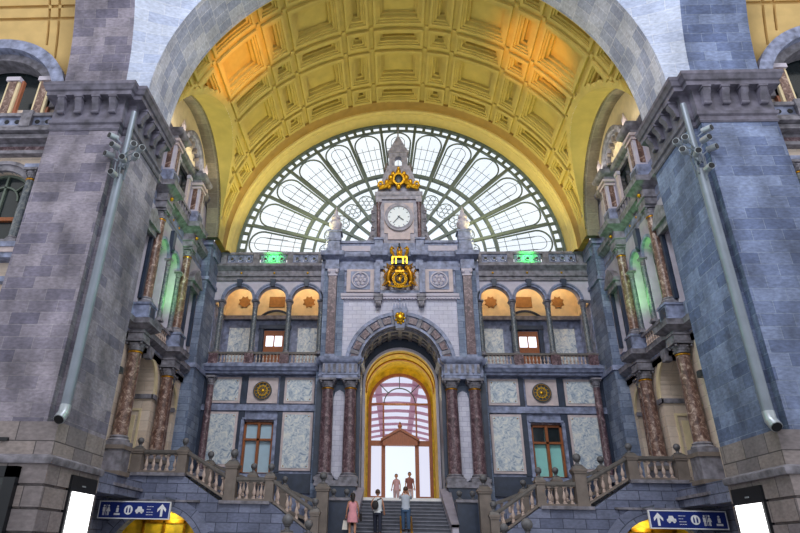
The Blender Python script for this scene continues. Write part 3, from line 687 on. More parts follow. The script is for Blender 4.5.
# ------------------------------------------------------------------ fan window
YF = 35.1; GR = 10.3
fan = struct(MB().prism([(10.3*math.cos(PI*i/64), Z0+10.3*math.sin(PI*i/64)) for i in range(65)], YF, YF+.02).build('window_1', M['glass'], smooth=False))
m = MB(); m.ring(0, Z0, 10.15, 10.35, YF-.15, YF+.1, 0, PI, 80); m.ring(0, Z0, 9.7, 9.8, YF-.12, YF+.08, 0, PI, 80)
for i in range(53): a = PI*i/52; m.bar((9.75*math.cos(a), YF-.02, Z0+9.75*math.sin(a)), (10.25*math.cos(a), YF-.02, Z0+10.25*math.sin(a)), .2, .1)
m.build('outer_frame', M['iron'], fan)
m = MB()
for r, w in ((6.15, .2), (5.4, .13), (3.5, .22)): m.ring(0, Z0, r-w/2, r+w/2, YF-.15, YF+.1, 0, PI, 64)
m.build('inner_ring', M['iron'], fan)
for i in range(14):
    a = PI*i/13; c, q = math.cos(a), math.sin(a)
    m = MB(); m.bar((1.5*c, YF-.12, Z0+1.5*q+.02), (9.75*c, YF-.12, Z0+9.75*q+.02), .17, .22); m.build('radial_rib', M['iron'], fan)
for i in range(13):
    a = PI*(i+.5)/13; c, q = math.cos(a), math.sin(a)
    m = MB(); m2 = MB()
    def P(r, t): return (r*c-t*q, YF-.03, Z0+r*q+t*c)
    # petal: round head radius .98 at r 8.35, sides tapering to r 6.1
    rh = 8.75; R1 = .86
    pts = [P(6.2, -.6)]+[P(rh+R1*math.sin(t)*.98, -R1*math.cos(t)) for t in [PI*k/12 for k in range(13)]]+[P(6.2, .6)]
    m.tube(pts, .055, 6); m.build('petal_arch', M['iron'], fan)
    ins = [P(rh-1.6, -.42)]+[P(rh+.05+.46*math.sin(t), -.46*math.cos(t)) for t in [PI*k/8 for k in range(9)]]+[P(rh-1.6, .42)]
    if i % 2 == 0: m2.tube(ins, .02, 5)
    m2.tube([P(6.2, 0), P(rh+.84, 0)], .016, 5)
    for r in (6.7, 7.5, 8.3): w = .6+(r-6.2)*.1; m2.tube([P(r, -w), P(r+.03, 0), P(r, w)], .016, 5)
    for tt in (-.45, .45): m2.tube([P(6.2, tt*.7), P(8.6, tt*.95)], .014, 5)
    m2.build('glazing_bars', M['iron_d'], fan)
    m = MB()
    for k in range(7):
        ang = 2*PI*k/6; rr, tt = (4.5+.34*math.cos(ang), .34*math.sin(ang)) if k < 6 else (4.5, 0)
        m.tube([P(rr+.16*math.cos(b), tt+.16*math.sin(b)) for b in [2*PI*j/8 for j in range(8)]], .018, 4, closed=True)
    m.tube([P(4.5+.56*math.cos(b), .5*math.sin(b)) for b in [2*PI*j/14 for j in range(14)]], .03, 5, closed=True)
    m.tube([P(5.4, 0), P(6.1, 0)], .03, 4)
    m.build('rosette_tracery', M['iron'], fan)

# ------------------------------------------------------------------ vault end: fascia, funnel rim
m = MB(); m.ring(0, Z0, 10.62, 11.1, 32.95, 34.0, 0, PI, 80); struct(m.build('vault_fascia', M['vaultb'], uvf=ring_uv(0, Z0, 10.6)))
def revolve(name, prof, mat, n=80, a0=0, a1=PI, cx=0, cz=Z0, parent=None, mb=None):
    mb = mb or MB(); k = len(prof); vs = []; fs = []
    for i in range(n+1):
        a = a0+(a1-a0)*i/n
        for r, y in prof: vs.append((cx+r*math.cos(a), y, cz+r*math.sin(a)))
    for i in range(n):
        for j in range(k): j2 = (j+1) % k; fs.append((i*k+j, i*k+j2, (i+1)*k+j2, (i+1)*k+j))
    mb.add(vs, fs); return mb.build(name, mat, parent, uvf=ring_uv(cx, cz, prof[0][0]))
struct(revolve('window_rim', [(10.62, 33.8), (10.5, 33.8), (10.42, 33.95), (10.45, 34.1), (10.4, 34.15), (10.38, 34.5), (10.33, 34.6), (10.3, 35.0), (10.3, 35.25), (11.1, 35.25), (11.1, 33.8)], M['rim']))

# ------------------------------------------------------------------ coffered vault (main)
YL, RL = 27.0, 5.0
def coffer_vault(name, mat, y0, y1, R, rows, centres, lun, place, tmax=90, margin=.35, extra=((), ())):
    # rows: coffer intervals along the axis; centres: (theta deg, half width deg)
    steps = [(0, 0), (.12, .16), (.26, .34), (.42, .52)]
    ys = set([y0, y1]); yb = y0
    while yb < y1: ys.add(round(yb, 4)); yb += .3
    for a, b in rows:
        for st_, _ in steps[:]:
            if a+st_ < (a+b)/2-.03: ys |= {round(a+st_, 4), round(b-st_, 4)}
    gaps = []
    rs = sorted(rows)
    for k in range(len(rs)-1): g = (rs[k][1]+rs[k+1][0])/2; gaps.append((g-.16, g+.16)); ys |= {round(g-.16, 4), round(g+.16, 4), round(g-.1, 4), round(g+.1, 4)}
    ts = set([-tmax, tmax]); t = -tmax
    while t < tmax: ts.add(round(t, 3)); t += 3
    dm = math.degrees(1/R)
    cs = sorted(centres)
    for c, h in cs:
        for st_, _ in steps:
            if st_*dm*.9 < h-.3: ts |= {round(c-h+st_*dm*.9, 3), round(c+h-st_*dm*.9, 3)}
    tg = []
    for k in range(len(cs)-1): g = (cs[k][0]+cs[k][1]+cs[k+1][0]-cs[k+1][1])/2; tg.append((g-.85, g+.85)); ts |= {round(g-.85, 3), round(g+.85, 3), round(g-.5, 3), round(g+.5, 3)}
    gaps += list(extra[0]); tg += list(extra[1])
    for a, b in extra[0]: ys |= {a, b}
    for a, b in extra[1]: ts |= {a, b, -a, -b}
    def dedupe(v, e):
        v = sorted(v); o = [v[0]]
        for x in v[1:]:
            if x-o[-1] > e: o.append(x)
        return o
    ys = dedupe(ys, .015); ts = dedupe(ts, .08)
    def tlim(y):
        h = 0
        for yc, rl in lun:
            if abs(y-yc) < rl: h = max(h, math.sqrt(rl*rl-(y-yc)**2))
        return math.degrees(math.acos(min(1, h/R)))
    def level(t, y):
        tl = tlim(y)
        if abs(t) > tl-margin*dm: return 0
        for yc, rl in lun:
            if (abs(y-yc) < rl+margin*.8) and R*math.cos(math.radians(t)) < 1.2 and abs(y-yc) > rl: return 0
        dy = dt = None
        for a, b in rows:
            if a < y < b: dy = min(y-a, b-y)
        for c, h in cs:
            if c-h < t < c+h: dt = min(t-c+h, c+h-t)/dm/.9
        if dy is not None and dt is not None:
            d = min(dy, dt); lv = 0
            for st_, dep in steps:
                if d > st_: lv = dep
            return lv if lv else .08
        for a, b in gaps:
            for c, d in tg:
                if a+.05 < y < b-.05 and c+.3 < t < d-.3: return .04
        for a, b in gaps:
            if a < y < b: return .16
        for a, b in tg:
            if a < t < b: return .16
        return 0
    m = MB(); vid = {}
    L = {}
    for i in range(len(ts)-1):
        for j in range(len(ys)-1): L[i, j] = level((ts[i]+ts[i+1])/2, (ys[j]+ys[j+1])/2)
    V = []
    def vert(i, j, lv):
        k = (i, j, round(lv, 3))
        if k not in vid:
            tl = tlim(ys[j]); t = max(-tl, min(tl, ts[i])); a = math.radians(t)
            V.append(place((R+lv)*math.sin(a), ys[j], (R+lv)*math.cos(a))); vid[k] = len(V)-1
        return vid[k]
    Fc = []
    def live(i, j):
        if (i, j) not in L: return False
        a, b = ts[i], ts[i+1]; q = max(tlim(ys[j]), tlim(ys[j+1]))
        return not (a >= q or b <= -q)
    for (i, j), lv in L.items():
        if not live(i, j): continue
        Fc.append((vert(i, j, lv), vert(i+1, j, lv), vert(i+1, j+1, lv), vert(i, j+1, lv)))
        if live(i+1, j) and abs(L[i+1, j]-lv) > 1e-4:
            l2 = L[i+1, j]; Fc.append((vert(i+1, j, lv), vert(i+1, j, l2), vert(i+1, j+1, l2), vert(i+1, j+1, lv)))
        if live(i, j+1) and abs(L[i, j+1]-lv) > 1e-4:
            l2 = L[i, j+1]; Fc.append((vert(i, j+1, lv), vert(i, j+1, l2), vert(i+1, j+1, l2), vert(i+1, j+1, lv)))
    Fc = [f for f in Fc if len(set(f)) == 4]
    m.add(V, Fc)
    return struct(m.build(name, mat, smooth=False))
cen = [(c, 6.9) for c in (0, -25.8, 25.8, -51.6, 51.6, -77.4, 77.4)]+[(c, 2.7) for c in (-12.9, 12.9, -38.7, 38.7, -64.5, 64.5)]
rows = [(31.6, 32.75), (28.45, 30.9), (26.7, 27.75), (23.6, 26.0), (21.95, 22.9)]
coffer_vault('ceiling', M['vault'], 21.8, 33.0, 10.62, rows, cen, [(YL, RL)], lambda x, y, z: (x, y, Z0+z))
# shell behind the plaster so no sky shows through
# lunette soffits
for s in (-1, 1):
    n = SIDE[s]
    # yellow penetration soffit from groin curve to x=10.5, stone band 10.5..11.6
    def soffit(nm, mat, r, xa, xb, thick=.4):
        m = MB(s); K = 40; vs = []; fs = []
        for i in range(K+1):
            a = PI*i/K; y = YL+r*math.cos(a); h = r*math.sin(a)
            x0 = math.sqrt(max(0, 10.62**2-h*h)) if xa is None else xa
            if xa is None: x0 = min(x0, xb-.01)
            for x, rr in ((x0, r), (xb, r), (xb, r+thick), (x0 if xa is not None else min(xb-.005, x0+.25), r+thick)):
                vs.append((x, YL+rr*math.cos(a), Z0+rr*math.sin(a)))
        for i in range(K):
            for j in range(4): j2 = (j+1) % 4; fs.append((i*4+j, i*4+j2, (i+1)*4+j2, (i+1)*4+j))
        m.add(vs, fs)
        return struct(m.build(nm, mat, uvf=lambda c, nn: (math.atan2(c.z-Z0, c.y-YL)*r, c.x)))
    soffit('lunette_soffit_'+n, M['vault'], 5.0, None, 10.7)
    soffit('lunette_arch_'+n, M['soff'], 5.0, 10.62, 11.45)
    m = MB(s); m.prism([(YL+5.05*math.cos(a_), Z0+5.05*math.sin(a_)) for a_ in [.44+(PI-.88)*i/32 for i in range(33)]], 11.38, 12.2, 'x'); struct(m.build('wall_lunette_'+n, M['creamp'], smooth=False))

# ------------------------------------------------------------------ front arch, pendentives, piers
m = MB(); m.ring(0, Z0, 10.3, 10.9, 19.32, 21.9, 0, PI, 80)
struct(m.build('crossing_arch', M['arch'], uvf=lambda c, n: (c.y, math.atan2(c.z-Z0, c.x)*10.3) if abs(n.y) < .8 else (math.atan2(c.z-Z0, c.x)*10.3, math.hypot(c.x, c.z-Z0))))
m = MB(); m.ring(0, Z0, 10.36, 10.75, 21.6, 22.0, 0, PI, 80); struct(m.build('trim_7', M['rim']))
RT, YC = 11.5, 7.8
for s in (-1, 1):
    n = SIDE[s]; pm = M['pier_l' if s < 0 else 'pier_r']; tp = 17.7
    # transverse arch intrados (axis x)
    m = MB(s); K = 40; vs = []; fs = []
    for i in range(K+1):
        a = PI/2*1.2*i/K; y = YC+RT*math.cos(a); z = Z0+RT*math.sin(a); y2 = YC+(RT+1)*math.cos(a); z2 = Z0+(RT+1)*math.sin(a)
        vs += [(11.3, y, z), (13.9, y, z), (13.9, y2, z2), (11.3, y2, z2)]
    for i in range(K):
        for j in range(4): j2 = (j+1) % 4; fs.append((i*4+j, i*4+j2, (i+1)*4+j2, (i+1)*4+j))
    m.add(vs, fs); struct(m.build('transverse_arch_'+n, pm, uvf=lambda c, nn: (c.x, math.atan2(c.z-Z0, c.y-YC)*RT)))
    # pendentive
    m = MB(s); vs = []; fs = []; K = 36; J = 10
    zmax = 10.2
    for i in range(K+1):
        h = zmax*i/K
        A = Vector((math.sqrt(10.3**2-h*h), 19.3, Z0+h)); B = Vector((11.3, YC+math.sqrt(max(0, RT**2-h*h)), Z0+h))
        rad = 1/(1)
        for j in range(J+1):
            q = j/J; p = A.lerp(B, q); bul = math.sin(PI*q)*.03*(A-B).length
            d = Vector((1, 1, 0)).normalized(); p = p+d*bul; vs.append(tuple(p))
    for i in range(K):
        for j in range(J): a = i*(J+1)+j; fs.append((a, a+1, a+J+2, a+J+1))
    m.add(vs, fs); struct(m.build('pendentive_'+n, M['pend']))
    # pier shaft with notched corner (pipe runs in the notch)
    pl = [(10.58, 22.4), (10.58, 19.2), (10.9, 19.2), (10.9, 18.85), (13.6, 18.85), (13.6, 22.4)]
    m = MB(s); m.prism(pl, 4.9, 17.78, 'z'); struct(m.build('pier_'+n, pm))
    # capital zone: molding, frieze with consoles, cornice
    path = list(pl)
    prof = [(.3, 15.75), (-.03, 15.75), (-.07, 15.82), (-.03, 15.88), (-.03, 16.02), (-.1, 16.08), (-.12, 16.2), (-.04, 16.26), (-.04, 17.16), (-.1, 17.2), (-.34, 17.24), (-.34, 17.42), (-.4, 17.46), (-.46, 17.6), (-.5, 17.66), (-.5, 17.8), (.3, 17.8)]
    pth = path
    m = MB(s); m.sweep(pth, prof)
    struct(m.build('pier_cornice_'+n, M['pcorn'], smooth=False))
    t = thing('console_row', f'row of carved stone consoles under the cornice of the {n} crossing pier', 'bracket', (s*12, 18.8, 16.4), None)
    for k in range(4):
        x = 11.25+k*.68
        q = MB(s); q.prism([(18.83, 16.5), (18.73, 16.5), (18.68, 16.62), (18.62, 16.85), (18.5, 17.0), (18.48, 17.24), (18.83, 17.24)], x-.13, x+.13, 'x'); q.box(x-.16, x+.16, 18.46, 18.83, 17.12, 17.22); q.tube([(x-.14, 18.72, 16.56), (x+.14, 18.72, 16.56)], .07, 10); q.build('console', M['pcorn'], t)
    for k in range(4):
        y = 19.6+k*.72
        q = MB(s); q.prism([(10.56, 16.5), (10.46, 16.5), (10.41, 16.62), (10.35, 16.85), (10.23, 17.0), (10.21, 17.24), (10.56, 17.24)], y-.13, y+.13, 'y'); q.box(10.19, 10.56, y-.16, y+.16, 17.12, 17.22); q.tube([(10.45, y-.14, 16.56), (10.45, y+.14, 16.56)], .07, 10); q.build('console', M['pcorn'], t)
    # rusticated foot
    pr = [(10.3, 22.3), (10.3, 18.75), (14.8, 18.75), (14.8, 22.3)]
    m = MB(s)
    for k, zz in enumerate([0, .62, 1.24, 1.86, 2.48, 3.1]):
        m.box(10.56, 14.8, 18.83, 22.3, zz, zz+.06); m.box(10.48, 14.8, 18.75, 22.3, zz+.06, zz+.62)
    m.prism([(10.5, 22.3), (10.5, 18.8), (14.8, 18.8), (14.8, 22.3)], 3.85, 4.9, 'z')
    struct(m.build('pier_base_'+n, M['rust']))
    struct(MB(s).sweep([(10.5, 22.3), (10.5, 18.8), (14.8, 18.8)], [(.3, 3.7), (-.12, 3.7), (-.16, 3.8), (-.16, 3.88), (0, 3.96), (.3, 3.96)]).build('base_molding_'+n, M['molding']))
    # downpipe
    px, py = s*10.42, 18.84
    t = thing('mast', f'thick galvanised pipe mast running down the corner of the {n} pier', 'pipe', (px, py, 4.9))
    MB().tube([(px, py, 16.6), (px, py, 14.0)], [.1, .12], 14).build('upper_tube', M['steel'], t)
    MB().tube([(px, py, 13.7), (px, py, 5.35)], [.16, .16], 18).build('lower_tube', M['steel'], t)
    MB().tube([(px, py, 5.4), (px, py-.02, 5.15), (px, py-.22, 4.93)], [.165, .17, .17], 18).build('pipe_collar', M['lamp'], t)
    MB().tube([(px, py-.215, 4.935), (px, py-.235, 4.915)], [.145, .145], 18).build('pipe_mouth', M['black'], t)
    q = MB()
    for a in range(5): an = a*2*PI/5; q.tube([(px+.1*math.cos(an), py+.1*math.sin(an), 14.6), (px+.24*math.cos(an), py+.2*math.sin(an), 14.2), (px+.18*math.cos(an), py+.18*math.sin(an), 13.5)], .03, 6)
    q.build('lamp_bracket', M['steel'], t)
    places = [(-.48, .0, 15.47, 'topmost'), (-.5, .05, 14.69, 'outermost'), (-.22, -.2, 14.91, 'upper front'), (.42, -.1, 14.99, 'upper inner'), (.68, 0, 14.9, 'innermost'), (.6, -.12, 14.47, 'lower inner'), (.2, -.22, 14.33, 'lower middle'), (-.02, -.26, 13.67, 'lowest')]
    for dx, dy, zz, lb in places:
        zz -= .18; dy -= .06; p = Vector((px-s*dx, py-.15+dy, zz))
        t = thing('spotlight', f'small grey cylindrical spotlight, {lb} one of the cluster on the {n} pier mast', 'spotlight', tuple(p))
        d = Vector((-s*dx*.9, -.7, -.1)).normalized()
        MB().tube([p-d*.17, p+d*.17], .12, 14).build('housing', M['lamp'], t)
        MB().tube([p+d*.17, p+d*.19], .1, 14).build('lens', M['black'], t)
        MB().tube([p-d*.1, Vector((px-s*dx*.2, py-.16, zz-.3))], .025, 6).build('mounting_arm', M['steel'], t)
    # side screen
    t = thing('advert_screen', f'tall black-framed display with blank lit white screen on the {n} pier', 'screen', (s*10.45, 21.2, 0))
    MB(s).box(10.4, 10.55, 20.25, 22.05, 0, 3.55).build('casing', M['black'], t)
    MB(s).box(10.37, 10.41, 20.38, 21.92, .8, 3.08).build('screen', M['screen'], t)
    MB(s).box(10.37, 10.41, 21.0, 21.2, 3.25, 3.29).build('lens', M['lamp'], t)
    # dark doorway on the front of the pier
    dd = struct(MB(s).box(11.6, 14.6, 18.62, 18.78, 0, 3.3).build('door_4' if s < 0 else 'door_5', M['dglass']))
    q = MB(s); q.box(11.25, 11.6, 18.55, 18.78, 0, 3.6); q.box(11.25, 14.8, 18.55, 18.78, 3.3, 3.6); q.build('door_frame', M['black'], dd)
    q = MB(s)
    for k in range(12): q.box(11.7, 14.5, 18.58, 18.62, .3+k*.25, .33+k*.25)
    q.build('grille', M['iron_d'], dd)
    tag(MB(s).box(11.9, 14.2, 18.72, 18.86, 4.32, 4.42).build('light_bar', M['black']), f'thin dark bar fixed above the doorway on the {n} pier', 'bar')

# ------------------------------------------------------------------ side bay beside the pier (facing the camera)
for s in (-1, 1):
    n = SIDE[s]; S = lambda: MB(s); Y = 20.1
    m = S(); m.archwall(13.5, 22, 15.4, 15.7, 13.5, 1.2, Y, Y+.4, 20, zb=11.3); m.archwall(17.2, 22, 15.4, 19.6, 13.5, 1.2, Y-.005, Y+.4, 20, zb=11.3)
    m.box(13.5, 22, Y, Y+.4, 0, 11.3); m.box(13.5, 22, Y, Y+.4, 15.4, 17.8); struct(m.build('wall_bay_'+n, M['cream']))
    m = S(); m.ring(15.7, 13.5, 1.2, 1.55, Y-.15, Y+.1, 0, PI, 24); m.ring(15.7, 13.5, 1.45, 1.6, Y-.22, Y+.05, 0, PI, 24); struct(m.build('bay_arch_molding_'+n, M['molding']))
    w = struct(S().prism([(15.7+1.2*math.cos(PI*i/20), 13.5+1.2*math.sin(PI*i/20)) for i in range(21)]+[(14.5, 11.3), (16.9, 11.3)], Y+.3, Y+.35).build('window_4' if s < 0 else 'window_5', M['dglass']))
    m = S(); m.ring(15.7, 13.5, 1.1, 1.2, Y+.2, Y+.3, 0, PI, 20); m.ring(15.7, 13.5, .6, .66, Y+.2, Y+.3, 0, PI, 20); m.box(15.66, 15.74, Y+.2, Y+.3, 11.3, 14.6)
    for a in (PI/4, 3*PI/4): m.bar((15.7+.6*math.cos(a), Y+.25, 13.5+.6*math.sin(a)), (15.7+1.15*math.cos(a), Y+.25, 13.5+1.15*math.sin(a)), .05, .08)
    m.build('window_frame', M['iron'], w); S().box(14.5, 16.9, Y+.15, Y+.3, 12.6, 12.75).build('transom', M['wood'], w)
    column(s*14.42, Y-.25, 11.35, 14.6, .2, 'greyc', f'dark marble column beside the arched window past the outer edge of the {n} pier', .3, .45, goldneck=True)
    m = S(); m.box(13.9, 14.15, Y-.1, Y, 11.3, 14.4); struct(m.build('bay_pilaster_'+n, M['creamp']))
    m = S(); m.box(13.6, 22, Y-.35, Y, 14.62, 14.8) if False else m.box(13.6, 14.7, Y-.5, Y, 14.6, 14.78); m.box(13.6, 22, Y-.5, Y, 10.75, 10.95); m.box(13.6, 22, Y-.6, Y, 11.15, 11.35); m.box(13.6, 22, Y-.3, Y, 9.9, 10.1); struct(m.build('bay_sill_'+n, M['moldingb']))
    for x, lb in ((14.4, 'inner'), (16.9, 'outer')): tag(S().box(x-.35, x+.35, Y-.55, Y-.3, 10.95, 11.15).build('sill_block', M['pinkst']), f'pink stone block, {lb} one below the arched window beyond the {n} pier', 'block')
    m = S(); m.box(13.6, 22, Y-.3, Y, 15.4, 15.55); m.box(13.6, 22, Y-.1, Y, 15.85, 16.0); m.box(13.6, 22, Y-.5, Y, 16.0, 16.2); m.box(13.6, 22, Y-.7, Y, 16.25, 16.42); struct(m.build('bay_entablature_'+n, M['molding']))
    m = S(); m.box(13.6, 22, Y-.12, Y-.02, 15.55, 15.85); struct(m.build('trim_8' if s < 0 else 'trim_9', M['mauve']))
    t = thing('parapet', f'stone parapet with round holes below the round-headed bay beyond the {n} pier', 'parapet', (s*16, Y-.5, 16.42))
    m = S(); m.box(13.6, 22, Y-.7, Y-.45, 16.95, 17.1); m.box(13.6, 22, Y-.65, Y-.45, 16.42, 16.52)
    for x in (15.1, 17.6, 20): m.box(x-.22, x+.22, Y-.75, Y-.42, 16.42, 17.2)
    m.build('frame', M['molding'], t)
    m = S(); m.box(13.6, 22, Y-.58, Y-.5, 16.5, 16.95); m.build('slab', M['moldingb'], t)
    m = S()
    for k in range(14): m.ring(13.85+k*.42, 16.73, .001, .1, Y-.6, Y-.575, 0, 2*PI, 14)
    m.build('hole', M['black'], t)
    # lunette with inner pilasters and coffered side vault
    cx = 17.4
    struct(S().ring(cx, 17.8, 2.95, 3.45, Y-.6, Y+.6, 0, PI, 32).build('bay_arch_'+n, M['moldingb'], uvf=ring_uv(cx, 17.8, 3)))
    struct(S().ring(cx, 17.8, 2.6, 2.95, Y-.2, Y+.6, 0, PI, 32).build('bay_arch_inner_'+n, M['molding'], uvf=ring_uv(cx, 17.8, 3)))
    struct(S().prism([(cx+3.0*math.cos(PI*i/20), 17.8+3.0*math.sin(PI*i/20)) for i in range(21)], Y+.7, Y+.8).build('window_6' if s < 0 else 'window_7', M['dglass']))
    for x, lb in ((15.1, 'inner'), (16.5, 'outer')):
        t = thing('bay_pilaster', f'pink marble pilaster, {lb} one in the high round bay beyond the {n} pier', 'pilaster', (s*x, Y, 16.5))
        S().box(x-.16, x+.16, Y-.32, Y-.02, 16.9, 19.1).build('shaft', M['red'], t); S().box(x+.16, x+.26, Y-.28, Y-.02, 16.9, 19.1).build('white_edge', M['creamp'], t); S().box(x-.26, x-.16, Y-.28, Y-.02, 16.9, 19.1).build('white_edge', M['creamp'], t)
        S().box(x-.3, x+.3, Y-.38, Y-.02, 19.1, 19.3).build('cap_block', M['lilacp'], t); S().box(x-.3, x+.3, Y-.38, Y-.02, 16.42, 16.9).build('foot_block', M['lilacp'], t)
        tag(S().box(x-.4, x-.3, Y-.2, Y-.04, 16.6, 19.2).build('wood_jamb', M['woodd']), f'orange wood jamb by the {lb} pilaster of the high bay beyond the {n} pier', 'jamb')
    Rr = 12.25; rows2 = [(14.2, 14.9), (15.9, 18.3), (19.3, 20.0)] 
    cen2 = [(90-c, h) for c, h in ((33, 5.5), (21.5, .01))]
    coffer_vault('side_vault_'+n, M['vaults'], 13.3, 22, Rr, [(15.85, 18.6), (19.6, 20.5)], [(56, 8.5), (30, 8.5)], [(cx, 3.4)], (lambda s_: (lambda x, y, z: (s_*y, YC+x, Z0+z)))(s), 90, extra=([(14.95, 15.07), (15.4, 15.52)], [(66.2, 66.9), (68.8, 69.5)]))

# ------------------------------------------------------------------ side walls
CY = (25.2, 29.4)
for s in (-1, 1):
    n = SIDE[s]; S = lambda: MB(s); XW = 11.95
    def W(a0, a1, z0, z1, x0=XW, x1=XW+.4): return (x0, x1, a0, a1, z0, z1)
    # lower storey z 4.4..9.4
    m = S(); m.archwall(25.3, 29.4, 9.7, 27.3, 7.9, 1.6, 11.7, 13.6, 24, 'x', zb=4.0); m.archwall(29.4, 32.6, 9.7, 31.0, 7.9, 1.05, 11.7, 13.6, 20, 'x', zb=4.0)
    m.box(11.7, 12.1, 21.9, 25.3, 4.0, 9.7)
    struct(m.build('wall_'+n, M['cream']))
    m = S(); m.box(12.3, 12.6, 21.9, 27.5, 0, 3.35).box(11.95, 12.6, 27.5, 28.0, 0, 4.3).box(10.95, 13.6, 24.6, 27.6, 3.35, 4.0).box(10.9, 13.6, 22.2, 24.7, 3.3, 4.0).box(11.4, 13.6, 27.6, 34.8, 3.2, 4.1); struct(m.build('wall_base_'+n, M['ashlar']))
    struct(S().box(10.86, 12.0, 24.5, 27.6, 3.62, 3.72).build('trim_40' if s < 0 else 'trim_41', M['molding']))
    m = S(); m.ring(27.3, 7.9, 1.6, 1.86, 11.62, 11.72, 0, PI, 24, 'x'); m.ring(31.0, 7.9, 1.05, 1.25, 11.62, 11.72, 0, PI, 20, 'x'); struct(m.build('niche_arch_ring_'+n, M['creamp']))
    m = S(); m.prism([(27.12, 9.2), (27.48, 9.2), (27.6, 9.72), (27.0, 9.72)], 11.45, 11.75, 'x'); struct(m.build('niche_keystone_'+n, M['molding']))
    m = S(); m.box(11.64, 13.6, 28.8, 28.92, 7.75, 7.95).box(11.64, 13.6, 31.95, 32.07, 7.75, 7.95).box(11.6, 11.72, 28.8, 29.3, 7.75, 7.95).box(11.6, 11.72, 25.4, 25.75, 7.75, 7.95).box(11.64, 13.6, 25.68, 25.8, 7.75, 7.95); struct(m.build('impost_'+n, M['molding']))
    m = S(); m.box(13.6, 13.8, 22, 34.5, 4.0, 10.2); struct(m.build('niche_back_'+n, M['greenw']))
    m = S()
    for yy in (28.84, 31.99): m.box(12.1, 13.3, yy, yy+.08, 7.2, 7.3).box(12.1, 12.2, yy, yy+.08, 4.6, 7.2).box(13.2, 13.3, yy, yy+.08, 4.6, 7.2).box(12.35, 13.05, yy+.03, yy+.08, 4.8, 7.0)
    struct(m.build('niche_panel_'+n, M['creamp']))
    m = S(); m.box(11.6, 11.7, 23.6, 24.6, 4.6, 9.3); struct(m.build('wall_pilaster_'+n, M['cream']))
    t = thing('wall_lantern', f'small dark bracket lamp on the pale pilaster nearest the {n} pier', 'lamp', (s*11.6, 24.2, 7.9))
    S().box(11.56, 11.62, 24.1, 24.3, 7.8, 8.1).build('backplate', M['black'], t); S().box(11.3, 11.56, 24.05, 24.35, 7.75, 8.0).build('lamp_head', M['iron_d'], t)
    # floor of the gallery
    struct(S().box(9.2, XW+1.0, 27.6, 34.8, 4.1, 4.3).build('side_gallery_floor_'+n, M['ashlar']))
    # column pedestals and columns
    for k, cy in enumerate(CY):
        lb = 'nearer' if k == 0 else 'farther'
        t = thing('column_pedestal', f'stone pedestal carrying the {lb} tall red column on the {n} side wall', 'pedestal', (s*11.3, cy, 4.0))
        m = S(); m.box(10.92, 11.69, cy-.42, cy+.42, 4.1, 4.95); m.build('body', M['molding'], t)
        m = S(); m.box(10.86, 11.7, cy-.48, cy+.48, 4.95, 5.1); m.build('top_slab', M['parap'], t); m = S(); m.box(10.84, 11.7, cy-.5, cy+.5, 4.0, 4.15); m.build('cap_slab', M['parap'], t)
        column(s*11.32, cy, 5.1, 9.4, .3, 'red', f'{lb} tall red marble column of the lower storey on the {n} side wall', .4, .5)
        column(s*11.3, cy, 11.0, 15.75, .24, 'red', f'{lb} red marble column of the middle storey on the {n} side wall', .35, .5)
        m = S(); m.box(10.9, 11.7, cy-.4, cy+.4, 10.2, 11.0); m.box(10.85, 11.75, cy-.45, cy+.45, 10.92, 11.02); m.box(10.85, 11.75, cy-.45, cy+.45, 10.2, 10.35)
        pd = tag(m.build('column_plinth', M['moldingb']), f'grey-blue plinth block under the {lb} middle-storey column on the {n} side wall', 'plinth')
        S().box(10.88, 10.91, cy-.26, cy+.26, 10.42, 10.85).build('inset_panel', M['dark'], pd)
    column(s*11.75, 31.2, 4.7, 9.4, .18, 'red', f'slim red column in the far corner of the lower {n} side wall', .3, .4, goldneck=False)
    # entablature 1 with ressauts: path travels so LEFT = towards the nave.  right side: inward is -x; travelling +y has left = -x
    def ent(zb, prof, nm, mat, out=10.95, inn=11.6, hw=.42):
        p = [(inn, 22.2)]
        for cy in CY: p += [(inn, cy-hw), (out, cy-hw), (out, cy+hw), (inn, cy+hw)]
        p += [(inn, 32.5)]
        return struct(S().sweep(p, [(o, zb+z) for o, z in prof]).build(nm+n, mat))
    ent(9.4, [(-.5, 0), (0, 0), (0, .22), (.05, .24), (.05, .3), (-.02, .33), (-.02, .4), (.12, .46), (.22, .54), (.3, .58), (.3, .72), (.34, .8), (-.5, .8)], 'lower_entablature_', M['molding'])
    m = S(); m.box(XW-.35, XW+.4, 21.9, 34.8, 9.4, 11.0); struct(m.build('wall_band_'+n, M['moldingb']))
    # little balustrade between plinths
    t = thing('balustrade', f'low stone balustrade between the middle-storey columns on the {n} side wall', 'balustrade', (s*11.5, 27.3, 10.2))
    S().box(11.35, 11.6, 25.6, 29.0, 10.82, 10.95).build('top_rail', M['molding'], t)
    for i in range(11): baluster(t, s*11.45, 26.0+i*.26, 10.3, .52)
    # middle storey
    XM = 11.5
    m = S(); m.archwall(25.5, 27.3, 15.8, 26.5, 14.2, .66, XM, XM+.4, 16, 'x', zb=11.0); m.archwall(27.3, 29.1, 15.8, 28.1, 14.2, .66, XM, XM+.4, 16, 'x', zb=11.0)
    m.box(XM, XM+.4, 21.9, 23.7, 11.0, 15.8).box(XM, XM+.4, 24.75, 25.5, 11.0, 15.8).box(XM, XM+.4, 23.7, 24.75, 14.2, 15.8); m.box(XM, XM+.4, 29.1, 30.7, 11.0, 15.8).box(XM, XM+.4, 31.9, 34.8, 11.0, 15.8).box(XM, XM+.4, 30.7, 31.9, 14.2, 15.8)
    struct(m.build('wall_upper_'+n, M['lilacp']))
